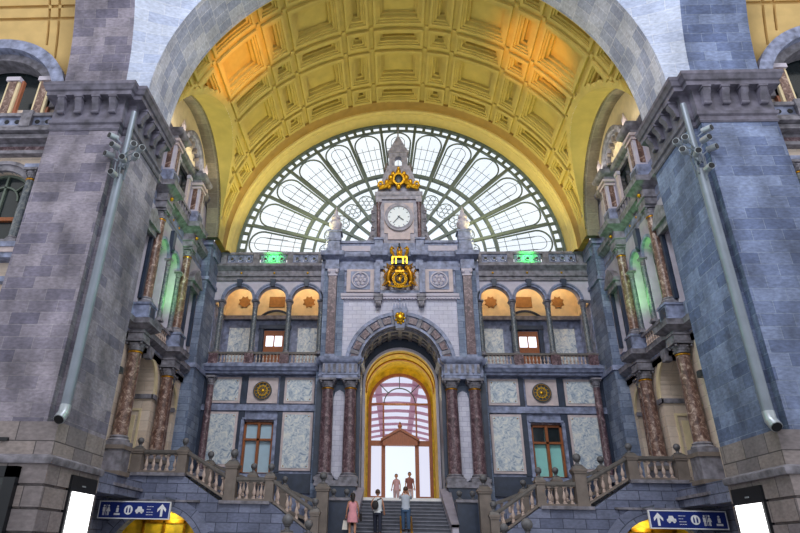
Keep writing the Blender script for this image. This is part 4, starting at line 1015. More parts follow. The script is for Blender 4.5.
    m = S(); m.ring(26.5, 14.2, .66, .8, XM-.12, XM+.02, 0, PI, 16, 'x'); m.ring(28.1, 14.2, .66, .8, XM-.12, XM+.02, 0, PI, 16, 'x'); struct(m.build('window_arch_rings_'+n, M['moldingb']))
    m = S(); m.prism([(27.15, 14.6), (27.45, 14.6), (27.5, 15.7), (27.1, 15.7)], XM-.2, XM+.02, 'x'); m.ball(XM-.15, 27.3, 14.75, .14); struct(m.build('spandrel_mask_'+n, M['dark']))
    m = S(); m.box(XM+.9, XM+1.0, 22.5, 32.5, 10.8, 16); struct(m.build('gallery_back_'+n, M['hollow']))
    for yy, lb in ((26.5, 'near'), (28.1, 'far')):
        w = struct(S().box(XM+.82, XM+.9, yy-.5, yy+.5, 11.2, 14.2).build({(-1, 26.5): 'window_8', (-1, 28.1): 'window_12', (1, 26.5): 'window_9', (1, 28.1): 'window_13'}[s, yy], M['dglass']))
        S().box(XM+.76, XM+.84, yy-.04, yy+.04, 11.2, 14.2).box(XM+.76, XM+.84, yy-.56, yy-.48, 11.2, 14.25).box(XM+.76, XM+.84, yy+.48, yy+.56, 11.2, 14.25).box(XM+.76, XM+.84, yy-.5, yy+.5, 13.2, 13.28).build('window_frame', M['creamp'], w)
    for y in (25.75, 27.3, 28.85): column(s*(XM-.08), y, 11.0, 14.2, .13, 'greyc', f'slender dark column {"on the near side of" if y<26 else ("between" if y<28 else "on the far side of")} the twin arches high on the {n} side wall', .2, .4, goldneck=False)
    for k, y in enumerate((24.22, 31.3)):
        t = thing('window_hood', f'green-grey stone hood over the {"nearest" if k==0 else "farthest"} narrow opening high on the {n} side wall', 'hood', (s*(XM-.3), y, 14.2))
        S().box(XM-.38, XM, y-.8, y+.8, 14.45, 14.62).box(XM-.25, XM, y-.7, y+.7, 14.15, 14.45).build('shelf', M['molding'], t)
        S().prism([(y-.8, 14.62), (y+.8, 14.62), (y+.5, 15.05), (y, 15.35), (y-.5, 15.05)], XM-.34, XM-.02, 'x').build('pediment', M['molding'], t)
        for sg in (-1, 1): S().box(XM-.16, XM+.02, y+sg*.62-.09, y+sg*.62+.09, 11.2, 14.15).build('jamb', M['dark'], t)
    m = S(); m.box(XM+.3, XM+.36, 23.7, 24.75, 11, 14.2); struct(m.build('window_14' if s < 0 else 'window_15', M['dglass'])); struct(S().box(XM+.3, XM+.36, 30.7, 31.9, 11, 14.2).build('window_16' if s < 0 else 'window_17', M['dglass']))
    # entablature 2
    ent(15.75, [(-.5, 0), (0, 0), (0, .3), (.06, .34), (.06, .42), (-.02, .46), (-.02, .78), (.12, .86), (.22, .98), (.34, 1.04), (.34, 1.2), (.38, 1.3), (-.5, 1.3)], 'upper_entablature_', M['molding'], out=11.0)
    m = S(); m.box(XW-.4, XW+.4, 21.9, 34.8, 15.75, 18.0); struct(m.build('wall_attic_'+n, M['moldingb']))
    m = S()
    for cy in CY: m.ball(10.97, cy, 16.4, .1, 10, 6)
    for y in (26.4, 27.3, 28.2): m.ball(11.58, y, 16.4, .08, 10, 6)
    tag(m.build('gilt_boss', M['gold']), f'row of gilt bosses along the upper frieze of the {n} side wall', 'ornament')
    # parapet 2
    t = thing('parapet', f'pierced stone parapet between plinths at the top storey of the {n} side wall', 'parapet', (s*11.4, 27.3, 17.05))
    m = S(); m.box(11.3, 11.5, 25.7, 28.9, 17.6, 17.75); m.box(11.3, 11.5, 25.7, 28.9, 17.05, 17.2)
    m.build('frame', M['molding'], t)
    for i in range(9): S().box(11.33, 11.47, 25.75+i*.37, 25.9+i*.37, 17.2, 17.6).build('post', M['molding'], t)
    # third storey: paired pilasters
    for k, cy in enumerate(CY):
        lb = 'nearer' if k == 0 else 'farther'
        pb = tag(S().box(10.95, 11.6, cy-.45, cy+.45, 17.05, 17.85).build('column_plinth', M['moldingb']), f'blue-panelled plinth under the {lb} top-storey pilaster on the {n} side wall', 'plinth')
        S().box(10.92, 10.95, cy-.3, cy+.3, 17.2, 17.7).build('inset_panel', M['dark'], pb)
        t = thing('pilaster', f'{lb} pink-panelled pilaster of the top storey on the {n} side wall', 'pilaster', (s*11.3, cy, 17.85))
        S().box(11.05, 11.54, cy-.36, cy+.36, 17.85, 19.5).build('body', M['lilacp'], t)
        S().box(11.01, 11.06, cy-.14, cy+.14, 18.0, 19.3).box(11.2, 11.45, cy-.39, cy-.35, 18.0, 19.3).build('pink_panel', M['red'], t)
        S().box(10.98, 11.54, cy-.42, cy+.42, 19.3, 19.42).box(10.92, 11.54, cy-.48, cy+.48, 19.5, 19.65).build('cap', M['pinkst'], t)
        t = thing('small_finial', f'small pink stone finial above the {lb} top-storey pilaster on the {n} side wall', 'finial', (s*11.1, cy, 20.1))
        S().lathe(11.05, cy, 20.15, [(.16, 0), (.2, .1), (.12, .2), (.15, .55), (.06, .8), (.02, 1.0)], 10).build('spire', M['pinkst'], t)
    for y, lb in ((26.35, 'near'), (28.25, 'far')):
        t = thing('pilaster', f'narrow pink pilaster, {lb} side of the top central window, {n} side wall', 'pilaster', (s*11.6, y, 17.8))
        S().box(11.4, 11.54, y-.14, y+.14, 17.8, 19.5).build('shaft', M['pinkst'], t); S().box(11.35, 11.54, y-.2, y+.2, 19.4, 19.6).build('cap', M['lilacp'], t)
    m = S(); m.box(11.55, 12.2, 22.8, 25.9, 18.0, 19.7); m.box(11.55, 12.2, 28.7, 32.6, 18.0, 19.7); struct(m.build('wall_top_'+n, M['lilacp']))
    struct(S().box(11.7, 12.2, 25.9, 28.7, 18.0, 19.7).build('window_10' if s < 0 else 'window_11', M['dglass']))
    p = [(11.55, 22.6)]
    for cy in CY: p += [(11.55, cy-.45), (11.05, cy-.45), (11.05, cy+.45), (11.55, cy+.45)]
    p += [(11.55, 32.4)]
    struct(S().sweep(p, [(-.5, 19.65), (0, 19.65), (.04, 19.8), (.2, 19.88), (.28, 20.0), (.3, 20.12), (-.5, 20.14)]).build('top_cornice_'+n, M['molding']))
    # arched pediment
    t = thing('arched_pediment', f'curved grey stone pediment crowning the {n} side wall below the vault', 'pediment', (s*11.4, 27.3, 20.14))
    m = S(); m.ring(27.3, 19.85, 1.5, 1.75, 10.98, 11.38, .2, PI-.2, 24, 'x'); m.ring(27.3, 19.85, 1.38, 1.5, 11.12, 11.38, .2, PI-.2, 24, 'x'); m.build('arch_ring', M['molding'], t)
    m = S()
    for i in range(7): a = .35+(PI-.7)*i/6; S().ring(27.3, 19.85, 1.05, 1.42, 11.15, 11.38, a-.06, a+.06, 2, 'x').build('rib_block', M['parap'], t)
    # corner pier (blue ashlar)
    m = S(); m.box(11.08, 12.3, 32.5, 34.6, 3.0, 17.7); struct(m.build('corner_pier_'+n, M['corner']))
    m = S(); m.box(10.98, 12.3, 32.4, 34.8, 15.3, 15.5).box(10.98, 12.3, 32.35, 34.8, 17.5, 17.8).box(11.0, 12.3, 32.42, 34.6, 10.2, 10.45); struct(m.build('corner_pier_bands_'+n, M['moldingb']))
    m = S(); m.box(11.0, 12.3, 33.0, 35.2, 17.0, 17.8); struct(m.build('wall_return_'+n, M['corner']))

# ------------------------------------------------------------------ stairs at the sides
YB = 27.5
for s in (-1, 1):
    n = SIDE[s]; S = lambda: MB(s)
    # ashlar wall with arched passage; polygons in (x,z)
    m = S()
    m.archwall(8.05, 11.95, 4.25, 10.05, 1.0, 1.95, YB, YB+.5, 24, zb=0)
    m.prism([(3.75, 0), (8.05, 0), (8.05, 3.3), (7.9, 3.3), (5.7, 3.25), (5.5, 3.25), (3.75, 2.1)], YB, YB+.5)
    m.prism([(8.05, 2.5), (8.05, 3.6), (9.2, 4.25), (9.2, 2.5)], YB, YB+.5)
    m = S(); m.archwall(7.6, 11.95, 3.3, 10.05, 1.0, 1.95, YB, YB+.5, 24, zb=0)
    m.prism([(3.75, 0), (7.6, 0), (7.6, 3.3), (5.5, 3.3), (3.75, 2.15)], YB, YB+.5)
    m.prism([(7.6, 3.3), (11.95, 3.3), (11.95, 4.3), (9.3, 4.3)], YB, YB+.5)
    struct(m.build('wall_stair_'+n, M['ashlar']))
    m = S(); m.ring(10.05, 1.0, 1.95, 2.5, YB-.08, YB+.1, 0, PI, 28); struct(m.build('passage_arch_'+n, M['ashlar'], uvf=lambda c, nn: (math.atan2(c.z-1, abs(c.x)-10.05)*2.2, math.hypot(c.z-1, abs(c.x)-10.05))))
    m = S(); m.box(9.2, 11.5, YB-.12, YB+.55, 4.25, 4.38); m.box(5.5, 7.6, YB-.12, YB+.55, 3.22, 3.34); m.box(8.4, 11.9, YB-.12, YB, 3.25, 3.33); struct(m.build('stair_band_'+n, M['molding']))
    # the flights
    m = S(); k = 0
    for i in range(10):
        x0 = 3.6+i*.2; m.box(x0, 5.7, YB+.5, 29.2, 2.1+i*.115, 2.1+(i+1)*.115)
    m.box(5.5, 7.7, YB+.5, 29.2, 3.0, 3.28)
    for i in range(8): x0 = 7.6+i*.2; m.box(x0, 9.4, YB+.5, 29.2, 3.28+i*.125, 3.28+(i+1)*.125)
    m.box(9.2, 11.9, YB+.45, 29.3, 4.05, 4.28)
    struct(m.build('side_flight_'+n, M['stair']))
    # balustrades in front
    fr = YB+.2
    t = thing('balustrade', f'stone balustrade of the {n} side stair rising from low newel to gallery', 'balustrade', (s*7, fr, 3.3))
    H = .82
    segs = [((3.75, 2.2), (5.45, 3.34), 4), ((5.75, 3.34), (7.0, 3.34), 4), ((7.45, 3.42), (9.15, 4.36), 6), ((9.6, 4.38), (11.15, 4.38), 5)]
    for (x0, z0), (x1, z1), nb in segs:
        q = S(); q.beam((x0-.05, fr, z0+H+.04), (x1+.05, fr, z1+H+.04), .34, .12); q.beam((x0-.05, fr, z0+H-.04), (x1+.05, fr, z1+H-.04), .26, .08); q.build('top_rail', M['rail'], t)
        S().beam((x0, fr, z0+.04), (x1, fr, z1+.04), .3, .1).build('bottom_rail', M['parap'], t)
        for i in range(nb):
            f = (i+.5)/nb if nb > 4 else (i+.6)/(nb+.2); baluster(t, s*(x0+(x1-x0)*f), fr, z0+(z1-z0)*f+.06, H-.12)
    pier_part(t, s*3.63, fr, 1.6, 2.98, .34, .14)
    pier_part(t, s*5.58, fr, 3.3, 4.3, .34, .14)
    pier_part(t, s*7.22, fr, 3.3, 4.75, .46, .17)
    pier_part(t, s*9.42, fr, 4.36, 5.3, .4, .14)
    pier_part(t, s*11.4, fr, 4.36, 5.3, .46, .14)
    # rear balustrade
    rr = 29.35
    t = thing('balustrade', f'rear stone balustrade of the {n} side stair, below the window wall', 'balustrade', (s*6, rr, 3.2))
    for (x0, z0), (x1, z1) in (((3.7, 2.6), (5.1, 3.1)), ((5.4, 3.4), (6.55, 3.4)), ((6.85, 3.5), (8.55, 4.1))):
        S().beam((x0, rr, z0+H), (x1, rr, z1+H), .3, .14).build('top_rail', M['rail'], t)
        S().beam((x0, rr, z0), (x1, rr, z1), .3, .14).build('bottom_rail', M['parap'], t)
        for i in range(4): f = (i+.5)/4; baluster(t, s*(x0+(x1-x0)*f), rr, z0+(z1-z0)*f+.06, H-.12)
    pier_part(t, s*3.52, rr, 1.8, 4.05, .5, .17); pier_part(t, s*5.23, rr, 3.0, 4.0, .34, .13); pier_part(t, s*6.68, rr, 3.2, 4.5, .34, .14); pier_part(t, s*8.7, rr, 3.9, 4.95, .4, .15)
    # wall behind the flights up to the facade foot
    struct(S().box(3.9, 12.0, 29.5, 29.8, 0, 3.2).build('wall_stair_rear_'+n, M['ashlar']))
    struct(S().box(4.4, 12.2, 29.3, 34.8, 2.9, 3.15).build('terrace_floor_'+n, M['ashlar']))
    # sloped parapet of the main stair
    m = S(); m.add([(2.12, 29.9, 1.4), (2.4, 29.9, 1.4), (2.4, 33.6, 3.3), (1.92, 33.6, 3.3), (2.12, 29.9, 2.6), (2.4, 29.9, 2.6), (2.4, 33.6, 4.35), (1.92, 33.6, 4.35)], [(0,3,2,1),(4,5,6,7),(0,1,5,4),(1,2,6,5),(2,3,7,6),(3,0,4,7)]); struct(m.build('stair_parapet_'+n, M['lilacp']))
    m = S(); m.add([(2.08, 29.85, 2.58), (2.42, 29.85, 2.58), (2.42, 33.6, 4.33), (1.88, 33.6, 4.33), (2.08, 29.85, 2.68), (2.42, 29.85, 2.68), (2.42, 33.6, 4.43), (1.88, 33.6, 4.43)], [(0,3,2,1),(4,5,6,7),(0,1,5,4),(1,2,6,5),(2,3,7,6),(3,0,4,7)])
    t = thing('stair_pedestal', f'dark stone pedestal with two small ball finials {n} of the main stair, before the columns', 'pedestal', (s*2.9, 30.6, 1.5)); S().box(2.42, 3.32, 30.3, 31.0, 1.5, 3.6).build('body', M['dark'], t); S().box(2.36, 3.4, 30.22, 31.05, 3.6, 3.72).build('cap_slab', M['molding'], t)
    for x_ in (2.55, 3.15): ball_finial(t, s*x_, 30.5, 3.72, .13); m.build('parapet_coping', M['lilacp'])['kind'] = 'structure'
    struct(S().box(3.3, 3.75, 24.2, 29.2, 0, 1.7).build('stair_cheek_'+n, M['ashlar']))
    # outer newel with ball at the foot
    t = thing('newel_post', f'stone newel post with large round ball at the foot of the {n} stair', 'newel', (s*3.99, 22.9, 0)); 
    pier_part(t, s*3.99, 22.9, 0, 2.1, .34, 0, name='post'); ball_finial(t, s*3.99, 22.9, 2.1, .19)
    t = thing('newel_post', f'smaller stone newel post just behind the large ball newel of the {n} stair', 'newel', (s*3.42, 24.1, 0))
    pier_part(t, s*3.42, 24.1, 0, 2.1, .3, 0, name='post'); ball_finial(t, s*3.42, 24.1, 2.1, .15)
    # yellow room behind the arch
    m = S(); m.box(7.6, 12.4, 29.15, 29.3, 0, 3.2); m.box(7.6, 7.7, 28.0, 29.3, 0, 3.2); m.box(12.3, 12.4, 28, 29.3, 0, 3.2); m.box(7.6, 12.4, 28, 29.3, 3.05, 3.15); struct(m.build('passage_wall_'+n, M['yroom']))
    m = S()
    for x in (9.4, 10.3, 11.2): m.box(x-.05, x+.05, 29.05, 29.15, 0, 2.6)
    m.box(9.3, 11.3, 29.05, 29.15, 2.5, 2.65); struct(m.build('door_6' if s < 0 else 'door_7', M['goldd']))
    # hanging sign
    Ys = 26.2; x0, x1 = (9.25, 12.05) if s > 0 else (9.2, 12.0); zc0, zc1 = 2.57, 3.15
    t = thing('direction_sign', f'blue {"left" if s<0 else "right"}-hand direction sign with white pictograms and an up arrow over the yellow passage', 'sign', (s*10.6, Ys, zc0))
    S().box(x0, x1, Ys, Ys+.1, zc0, zc1).build('board', M['signb'], t)
    q = S(); q.box(x0-.03, x1+.03, Ys-.01, Ys+.11, zc0-.03, zc0+.005).box(x0-.03, x1+.03, Ys-.01, Ys+.11, zc1-.005, zc1+.03).box(x0-.03, x0+.005, Ys-.01, Ys+.11, zc0, zc1).box(x1-.005, x1+.03, Ys-.01, Ys+.11, zc0, zc1); q.build('frame', M['signw'], t)
    q = S(); q.box(x0+.2, x0+.24, Ys+.03, Ys+.07, zc1, 4.3 if s else 4); q.box(x1-.24, x1-.2, Ys+.03, Ys+.07, zc1, 3.4); q.beam((x0-.6, Ys+.1, 3.42), (x1, Ys+.1, 3.42), .05, .05) if s > 0 else None
    q = S(); q.box(x0+.2, x0+.24, Ys+.03, YB+.1, 3.3, 3.34); q.box(x0+.2, x0+.24, Ys+.03, Ys+.07, zc1, 3.34); q.box(x1-.24, x1-.2, Ys+.03, YB+.1, 3.3, 3.34); q.box(x1-.24, x1-.2, Ys+.03, Ys+.07, zc1, 3.34); q.build('hanger', M['steel'], t)
    # pictograms, in world x from left to right
    yf = Ys-.012; zc = (zc0+zc1)/2; wl = -x1 if s < 0 else x0
    order = ['toilet', 'baby', 'lift', 'taxi', 'text', 'arrow'] if s < 0 else ['arrow', 'taxi', 'text', 'lift', 'toilet', 'baby']
    pos = {-1: [.28, .73, 1.17, 1.62, 2.05, 2.5], 1: [.3, .78, 1.2, 1.66, 2.08, 2.52]}[s]
    for kd, dx in zip(order, pos):
        cx = wl+dx; q = MB(); qb = MB()
        if kd == 'arrow':
            q.prism([(cx-.045, zc-.22), (cx+.045, zc-.22), (cx+.045, zc+.06), (cx+.17, zc-.06), (cx+.17, zc+.05), (cx, zc+.23), (cx-.17, zc+.05), (cx-.17, zc-.06), (cx-.045, zc+.06)], yf, yf+.012); nm = 'arrow'
        elif kd == 'toilet':
            for k, o in enumerate((-.09, .09)):
                q.ring(cx+o, zc+.14, .001, .035, yf, yf+.012, 0, 2*PI, 10)
                if k: q.prism([(cx+o-.03, zc+.09), (cx+o+.03, zc+.09), (cx+o+.08, zc-.06), (cx+o-.08, zc-.06)], yf, yf+.012)
                else: q.box(cx+o-.05, cx+o+.05, yf, yf+.012, zc-.06, zc+.09)
                q.box(cx+o-.035, cx+o-.008, yf, yf+.012, zc-.2, zc-.05); q.box(cx+o+.008, cx+o+.035, yf, yf+.012, zc-.2, zc-.05)
            q.box(cx-.006, cx+.006, yf, yf+.012, zc-.2, zc+.18); nm = 'toilet_pictogram'
        elif kd == 'baby':
            q.box(cx-.12, cx+.12, yf, yf+.012, zc-.19, zc-.12); q.ring(cx, zc+.12, .001, .04, yf, yf+.012, 0, 2*PI, 10); q.box(cx-.05, cx+.05, yf, yf+.012, zc-.09, zc+.07); nm = 'baby_care_pictogram'
        elif kd == 'lift':
            q.ring(cx, zc, .001, .17, yf, yf+.01, 0, 2*PI, 24); nm = 'lift_pictogram'
            for o in (-.06, .06): qb.prism([(cx+o-.03, zc-.1), (cx+o+.03, zc-.1), (cx+o+.03, zc+.03), (cx+o, zc+.12), (cx+o-.03, zc+.03)], yf-.006, yf)
        elif kd == 'taxi':
            f = 1 if s > 0 else -1
            q.prism([(cx-.17, zc-.07), (cx+.17, zc-.07), (cx+.17, zc+.02), (cx+.1, zc+.04), (cx+.06, zc+.13), (cx-.08, zc+.13), (cx-.12, zc+.03), (cx-.17, zc+.01)], yf, yf+.012)
            q.ring(cx-.09, zc-.08, .001, .045, yf, yf+.012, 0, 2*PI, 10); q.ring(cx+.09, zc-.08, .001, .045, yf, yf+.012, 0, 2*PI, 10); nm = 'car_pictogram'
        else:
            for k, zz in enumerate((.12, .02, -.08, -.17)):
                xx = cx-.15
                for L in (.09, .05, .08)[:3 if k != 1 else 2]: q.box(xx, xx+L, yf, yf+.012, zc+zz, zc+zz+.02); xx += L+.02
            nm = 'small_text'
        o = q.build(nm, M['signw'], t)
        if qb.v: qb.build('lift_arrows', M['signb'], o)

# ------------------------------------------------------------------ handrails on the main stair
t = thing('stair_handrail', 'brass double handrail down the middle of the main staircase', 'handrail', (0.2, 31, 2))
for x in (-.12, .34):
    z_ = stair_z(29.62)
    MB().tube([(x, 29.62, z_+.9), (x, 25.6, stair_z(25.6)+.9), (x, 25.4, stair_z(25.4)+.8)], .035, 8).build('rail', M['brass'], t)
    for y in (29.62, 28.2, 26.8, 25.6): MB().tube([(x, y, stair_z(y)-.02), (x, y, stair_z(y)+.92)], .032, 8).build('post', M['brass'], t)

# ------------------------------------------------------------------ people
SKIN = plain('skin', '#b98468', .6, var=.05); HAIRD = plain('dark_hair', '#1e1614', .6, var=.2); HAIRB = plain('brown_hair', '#4a3326', .6, var=.2)
def cloth(nm, c): return plain(nm, c, .85, var=.08, scale=8)
def skin_mesh(name, verts, edges, radii, mat, parent, root=0, sub=2):
    me = bpy.data.meshes.new(name); og = origin(parent)
    me.from_pydata([tuple(Vector(v)) for v in verts], edges, [])
    o = bpy.data.objects.new(name, me); C.objects.link(o); o.parent = parent
    md = o.modifiers.new('skin', 'SKIN'); md.use_smooth_shade = True
    sv = me.skin_vertices[0].data if me.skin_vertices else None
    if sv is None:
        bm = bmesh.new(); bm.from_mesh(me); bm.verts.layers.skin.verify(); bm.to_mesh(me); bm.free(); sv = me.skin_vertices[0].data
    for i, r in enumerate(radii):
        rr = r if isinstance(r, tuple) else (r, r); sv[i].radius = rr; sv[i].use_root = (i == root)
    sd = o.modifiers.new('sub', 'SUBSURF'); sd.levels = sub; sd.render_levels = sub
    dg = bpy.context.evaluated_depsgraph_get(); ev = o.evaluated_get(dg); nm = bpy.data.meshes.new_from_object(ev)
    o.modifiers.clear(); o.data = nm; nm.materials.clear(); nm.materials.append(mat)
    nm.polygons.foreach_set('use_smooth', [True]*len(nm.polygons))
    return o
def person(label, x, y, z, h, rot, top_c, bot_c, hair, arms, stride=.12, dress=False, hairlong=False, sleeves=False, lift=.0):
    t = thing('person', label, 'person', (x, y, z)); k = h/1.75
    # local frame: facing +y
    V = [(0, 0, .95), (0, 0, 1.1), (0, 0, 1.28), (0, 0, 1.43), (0, .01, 1.5), (0, .02, 1.55)]
    Rr = [(.155, .11), (.125, .09), (.15, .1), (.11, .075), .055, .05]
    E = [(0, 1), (1, 2), (2, 3), (3, 4), (4, 5)]
    def limb(start, pts, rad):
        p = start
        for q, r in zip(pts, rad): V.append(q); Rr.append(r); E.append((p, len(V)-1)); p = len(V)-1
    ay = stride
    limb(0, [(-.1, 0, .88), (-.11, ay*.6+.04, .52+lift), (-.11, ay, .1+lift), (-.11, ay+.14, .045+lift)], [.085, .06, .042, .038])
    limb(0, [(.1, 0, .88), (.11, -ay*.2+.02, .5), (.11, -ay, .1), (.11, -ay+.14, .045)], [.085, .06, .042, .038])
    hands = []
    for sgn, (el, wr) in zip((-1, 1), arms):
        limb(3, [(sgn*.17, 0, 1.41), el, wr], [.05, .038, .028])
        hands.append((sgn, Vector(el), Vector(wr)))
    V = [tuple(c*k for c in v) for v in V]; Rr = [(tuple(c*k for c in r) if isinstance(r, tuple) else r*k) for r in Rr]
    body = skin_mesh('body', V, E, Rr, SKIN, t, 0)
    # head joined into the body mesh
    hd = MB(); hd.ball(0, .03*k, 1.655*k, .095*k, 16, 12, sy=1.12, sz=1.22); hd.ball(0, .145*k, 1.64*k, .016*k, 8, 6, sz=1.5)
    for q in (-1, 1): hd.ball(q*.093*k, .03*k, 1.65*k, .022*k, 8, 6, sz=1.4); hd.ball(q*.035*k, .125*k, 1.665*k, .012*k, 8, 6)
    hd.tube([(-.025*k, .128*k, 1.6*k), (.025*k, .128*k, 1.6*k)], .007*k, 6)
    for sgn, el, wr in hands:
        d = (wr-el).normalized(); side = Vector((1, 0, 0)) if abs(d.x) < .8 else Vector((0, 1, 0)); sd2 = (side-d*side.dot(d)).normalized(); nm_ = d.cross(sd2)
        c0 = wr+d*.04
        hd.tube([tuple((wr-d*.02)*k), tuple(c0*k), tuple((wr+d*.09)*k)], [.026*k, .036*k, .032*k], 10)
        for fi, (o, L) in enumerate(((-.027, .06), (-.009, .075), (.009, .07), (.027, .055))):
            b = wr+d*.085+sd2*o; hd.tube([tuple(b*k), tuple((b+d*L*.55)*k), tuple((b+d*L*.85+nm_*.03)*k)], [.009*k, .0085*k, .007*k], 6)
        b = wr+d*.03-sd2*sgn*.03; hd.tube([tuple(b*k), tuple((b+d*.03-sd2*sgn*.03)*k), tuple((b+d*.06-sd2*sgn*.035)*k)], [.011*k, .01*k, .008*k], 6)
    h2 = hd.build('head_tmp', SKIN, None, local=True)
    bm = bmesh.new(); bm.from_mesh(body.data); bm.from_mesh(h2.data); bm.to_mesh(body.data); bm.free(); bpy.data.objects.remove(h2)
    body.data.polygons.foreach_set('use_smooth', [True]*len(body.data.polygons))
    hm = MB(); hm.ball(0, .008*k, 1.69*k, .104*k, 14, 10, sy=1.08, sz=1.05)
    if hairlong: hm.tube([(0, -.06*k, 1.7*k), (0, -.1*k, 1.58*k), (0, -.1*k, 1.42*k)], [.085*k, .09*k, .06*k], 10)
    hm.build('hair', hair, t, local=True)
    def ell(mb, rows, n=18):
        vs = []; fs = []
        for zz, a, b, ox, oy in rows:
            for i in range(n): an = 2*PI*i/n; vs.append(((ox+a*math.cos(an))*k, (oy+b*math.sin(an))*k, zz*k))
        for r in range(len(rows)-1):
            for i in range(n): j = (i+1) % n; fs.append((r*n+i, r*n+j, (r+1)*n+j, (r+1)*n+i))
        mb.add(vs, fs); return mb
    if dress:
        ell(MB(), [(.62, .23, .17, 0, .02), (.75, .22, .16, 0, .01), (.92, .2, .145, 0, 0), (1.08, .155, .115, 0, 0), (1.25, .185, .13, 0, 0), (1.38, .185, .11, 0, 0), (1.44, .13, .09, 0, 0)]).build('dress', top_c, t, local=True)
    else:
        ell(MB(), [(.86, .2, .15, 0, 0), (1.0, .185, .135, 0, 0), (1.1, .165, .12, 0, 0), (1.28, .195, .13, 0, 0), (1.4, .2, .115, 0, 0), (1.46, .12, .085, 0, 0)]).build('shirt', top_c, t, local=True)
        b = MB(); ell(b, [(.78, .2, .145, 0, 0), (.9, .2, .145, 0, 0), (.98, .178, .128, 0, 0)])
        for sgn, yy, li in ((-1, ay, lift), (1, -ay, 0)):
            b.tube([(sgn*.1*k, 0, .9*k), (sgn*.11*k, (yy*.5+.03)*k, (.52+li)*k), (sgn*.11*k, yy*k, (.1+li)*k)], [.115*k, .085*k, .066*k], 12)
        b.build('trousers', bot_c, t, local=True)
    if sleeves:
        b = MB()
        for sgn, el, wr in hands:
            sh = Vector((sgn*.17, 0, 1.42)); b.tube([tuple(sh*k), tuple(sh.lerp(el, .75)*k)], [.075*k, .062*k], 12)
        b.build('sleeves', top_c, t, local=True)
    b = MB()
    for sgn, yy, li in ((-1, ay, lift), (1, -ay, 0)): b.ball(sgn*.11*k, (yy+.06)*k, (.045+li)*k, .05*k, 10, 6, sy=2.4, sz=.9)
    b.build('shoes', cloth('shoe', '#2a2420'), t, local=True)
    t.rotation_euler.z = rot
    return t, k
down = ((-.24, .02, 1.15), (-.26, .1, .92)), ((.24, .02, 1.15), (.27, .1, .93))
def onstep(y): return stair_z(y)
t, k = person('woman with long dark hair in a sleeveless pink dress walking up the stairs', -2.2, 29.5, onstep(29.5)-.0, 1.78, .1, cloth('pink_dress', '#e09aa4'), cloth('x', '#222222'), HAIRD, down, .1, True, True, lift=.0)
b = thing('handbag', 'black shoulder bag at the side of the woman in the pink dress', 'bag', (-1.93, 29.65, onstep(29.7)+.75))
q = MB(); q.box(-1.9, -1.8, 29.55, 29.8, onstep(29.7)+.68, onstep(29.7)+1.0); q.build('bag_body', cloth('black_bag', '#1a1618'), b); MB().tube([(-1.92, 29.57, onstep(29.7)+1.0), (-1.98, 29.66, onstep(29.7)+1.33), (-1.92, 29.78, onstep(29.7)+1.0)], .015, 6).build('strap', cloth('black_strap', '#1a1618'), b)
b = thing('shopping_bag', 'white and tan shopping bag carried by the woman in the pink dress', 'bag', (-2.52, 29.75, onstep(29.7)+.3))
zb_ = onstep(29.7)+.35; q = MB(); q.prism([(-2.66, zb_), (-2.42, zb_), (-2.45, zb_+.36), (-2.61, zb_+.36)], 29.72, 29.84); q.build('bag_body', cloth('white_bag', '#e8e2da'), b); MB().tube([(-2.6, 29.78, zb_+.35), (-2.5, 29.8, zb_+.48), (-2.46, 29.78, zb_+.35)], .01, 6).build('handle', cloth('tan', '#a8834e'), b)
t, k = person('man in a white sleeveless top and dark trousers climbing the stairs', -1.12, 29.8, onstep(29.8), 1.8, -.05, cloth('white_top', '#d8dde2'), cloth('navy_trousers', '#23283a'), HAIRB, (((-.27, .0, 1.17), (-.2, .14, 1.0)), ((.25, .02, 1.15), (.27, .1, .93))), .14, lift=.0)
b = thing('backpack', 'dark sling bag on the back of the man in the white top', 'bag', (-1.2, 29.62, onstep(29.8)+1.1))
zz = onstep(29.8); q = MB(); q.ball(-1.22, 29.56, zz+1.18, .15, 12, 8, sy=.7, sz=1.3); q.build('bag_body', cloth('dark_bag', '#2c2a2c'), b); MB().tube([(-1.27, 29.64, zz+1.2), (-1.12, 29.66, zz+1.4), (-.97, 29.7, zz+1.46)], .025, 6).build('strap', cloth('bagstrap', '#2c2a2c'), b)
t, k = person('person in a pale grey shirt and blue jeans raising both arms to take a picture', .12, 30.1, onstep(30.1), 1.8, 0, cloth('pale_shirt', '#b4bccb'), cloth('blue_jeans', '#3e5878'), HAIRB, (((-.26, .14, 1.3), (-.1, .26, 1.56)), ((.26, .14, 1.3), (.1, .26, 1.56))), .08, sleeves=True)
b = thing('camera', 'small dark camera held up by the person in the pale shirt', 'camera', (.12, 30.42, onstep(30.1)+1.58)); zz = onstep(30.1)
MB().box(.03, .21, 30.4, 30.46, zz+1.58, zz+1.69).build('camera_body', M['black'], b); MB().tube([(.12, 30.46, zz+1.635), (.12, 30.52, zz+1.635)], .035, 12).build('lens', M['iron_d'], b)
person('person in pale pink top standing in the bright doorway at the top, left one', -.25, 39.2, ZT, 1.68, 2.9, cloth('pale_pink_top', '#c9a4b0'), cloth('light_trousers', '#b9a0a8'), HAIRB, down, .06)
person('person in brown-red shirt at the top of the stairs, right one in the doorway', .52, 38.9, ZT, 1.76, 3.3, cloth('brown_shirt', '#8a5a58'), cloth('light_shorts', '#c4b0b4'), HAIRB, down, .06, sleeves=True)
person('small figure in a dark top standing in the middle-storey gallery of the right side wall', 11.95, 28.0, 11.0, 1.6, PI/2, cloth('dark_top', '#23222c'), cloth('dark_skirt', '#1c1c24'), HAIRD, down, .04)

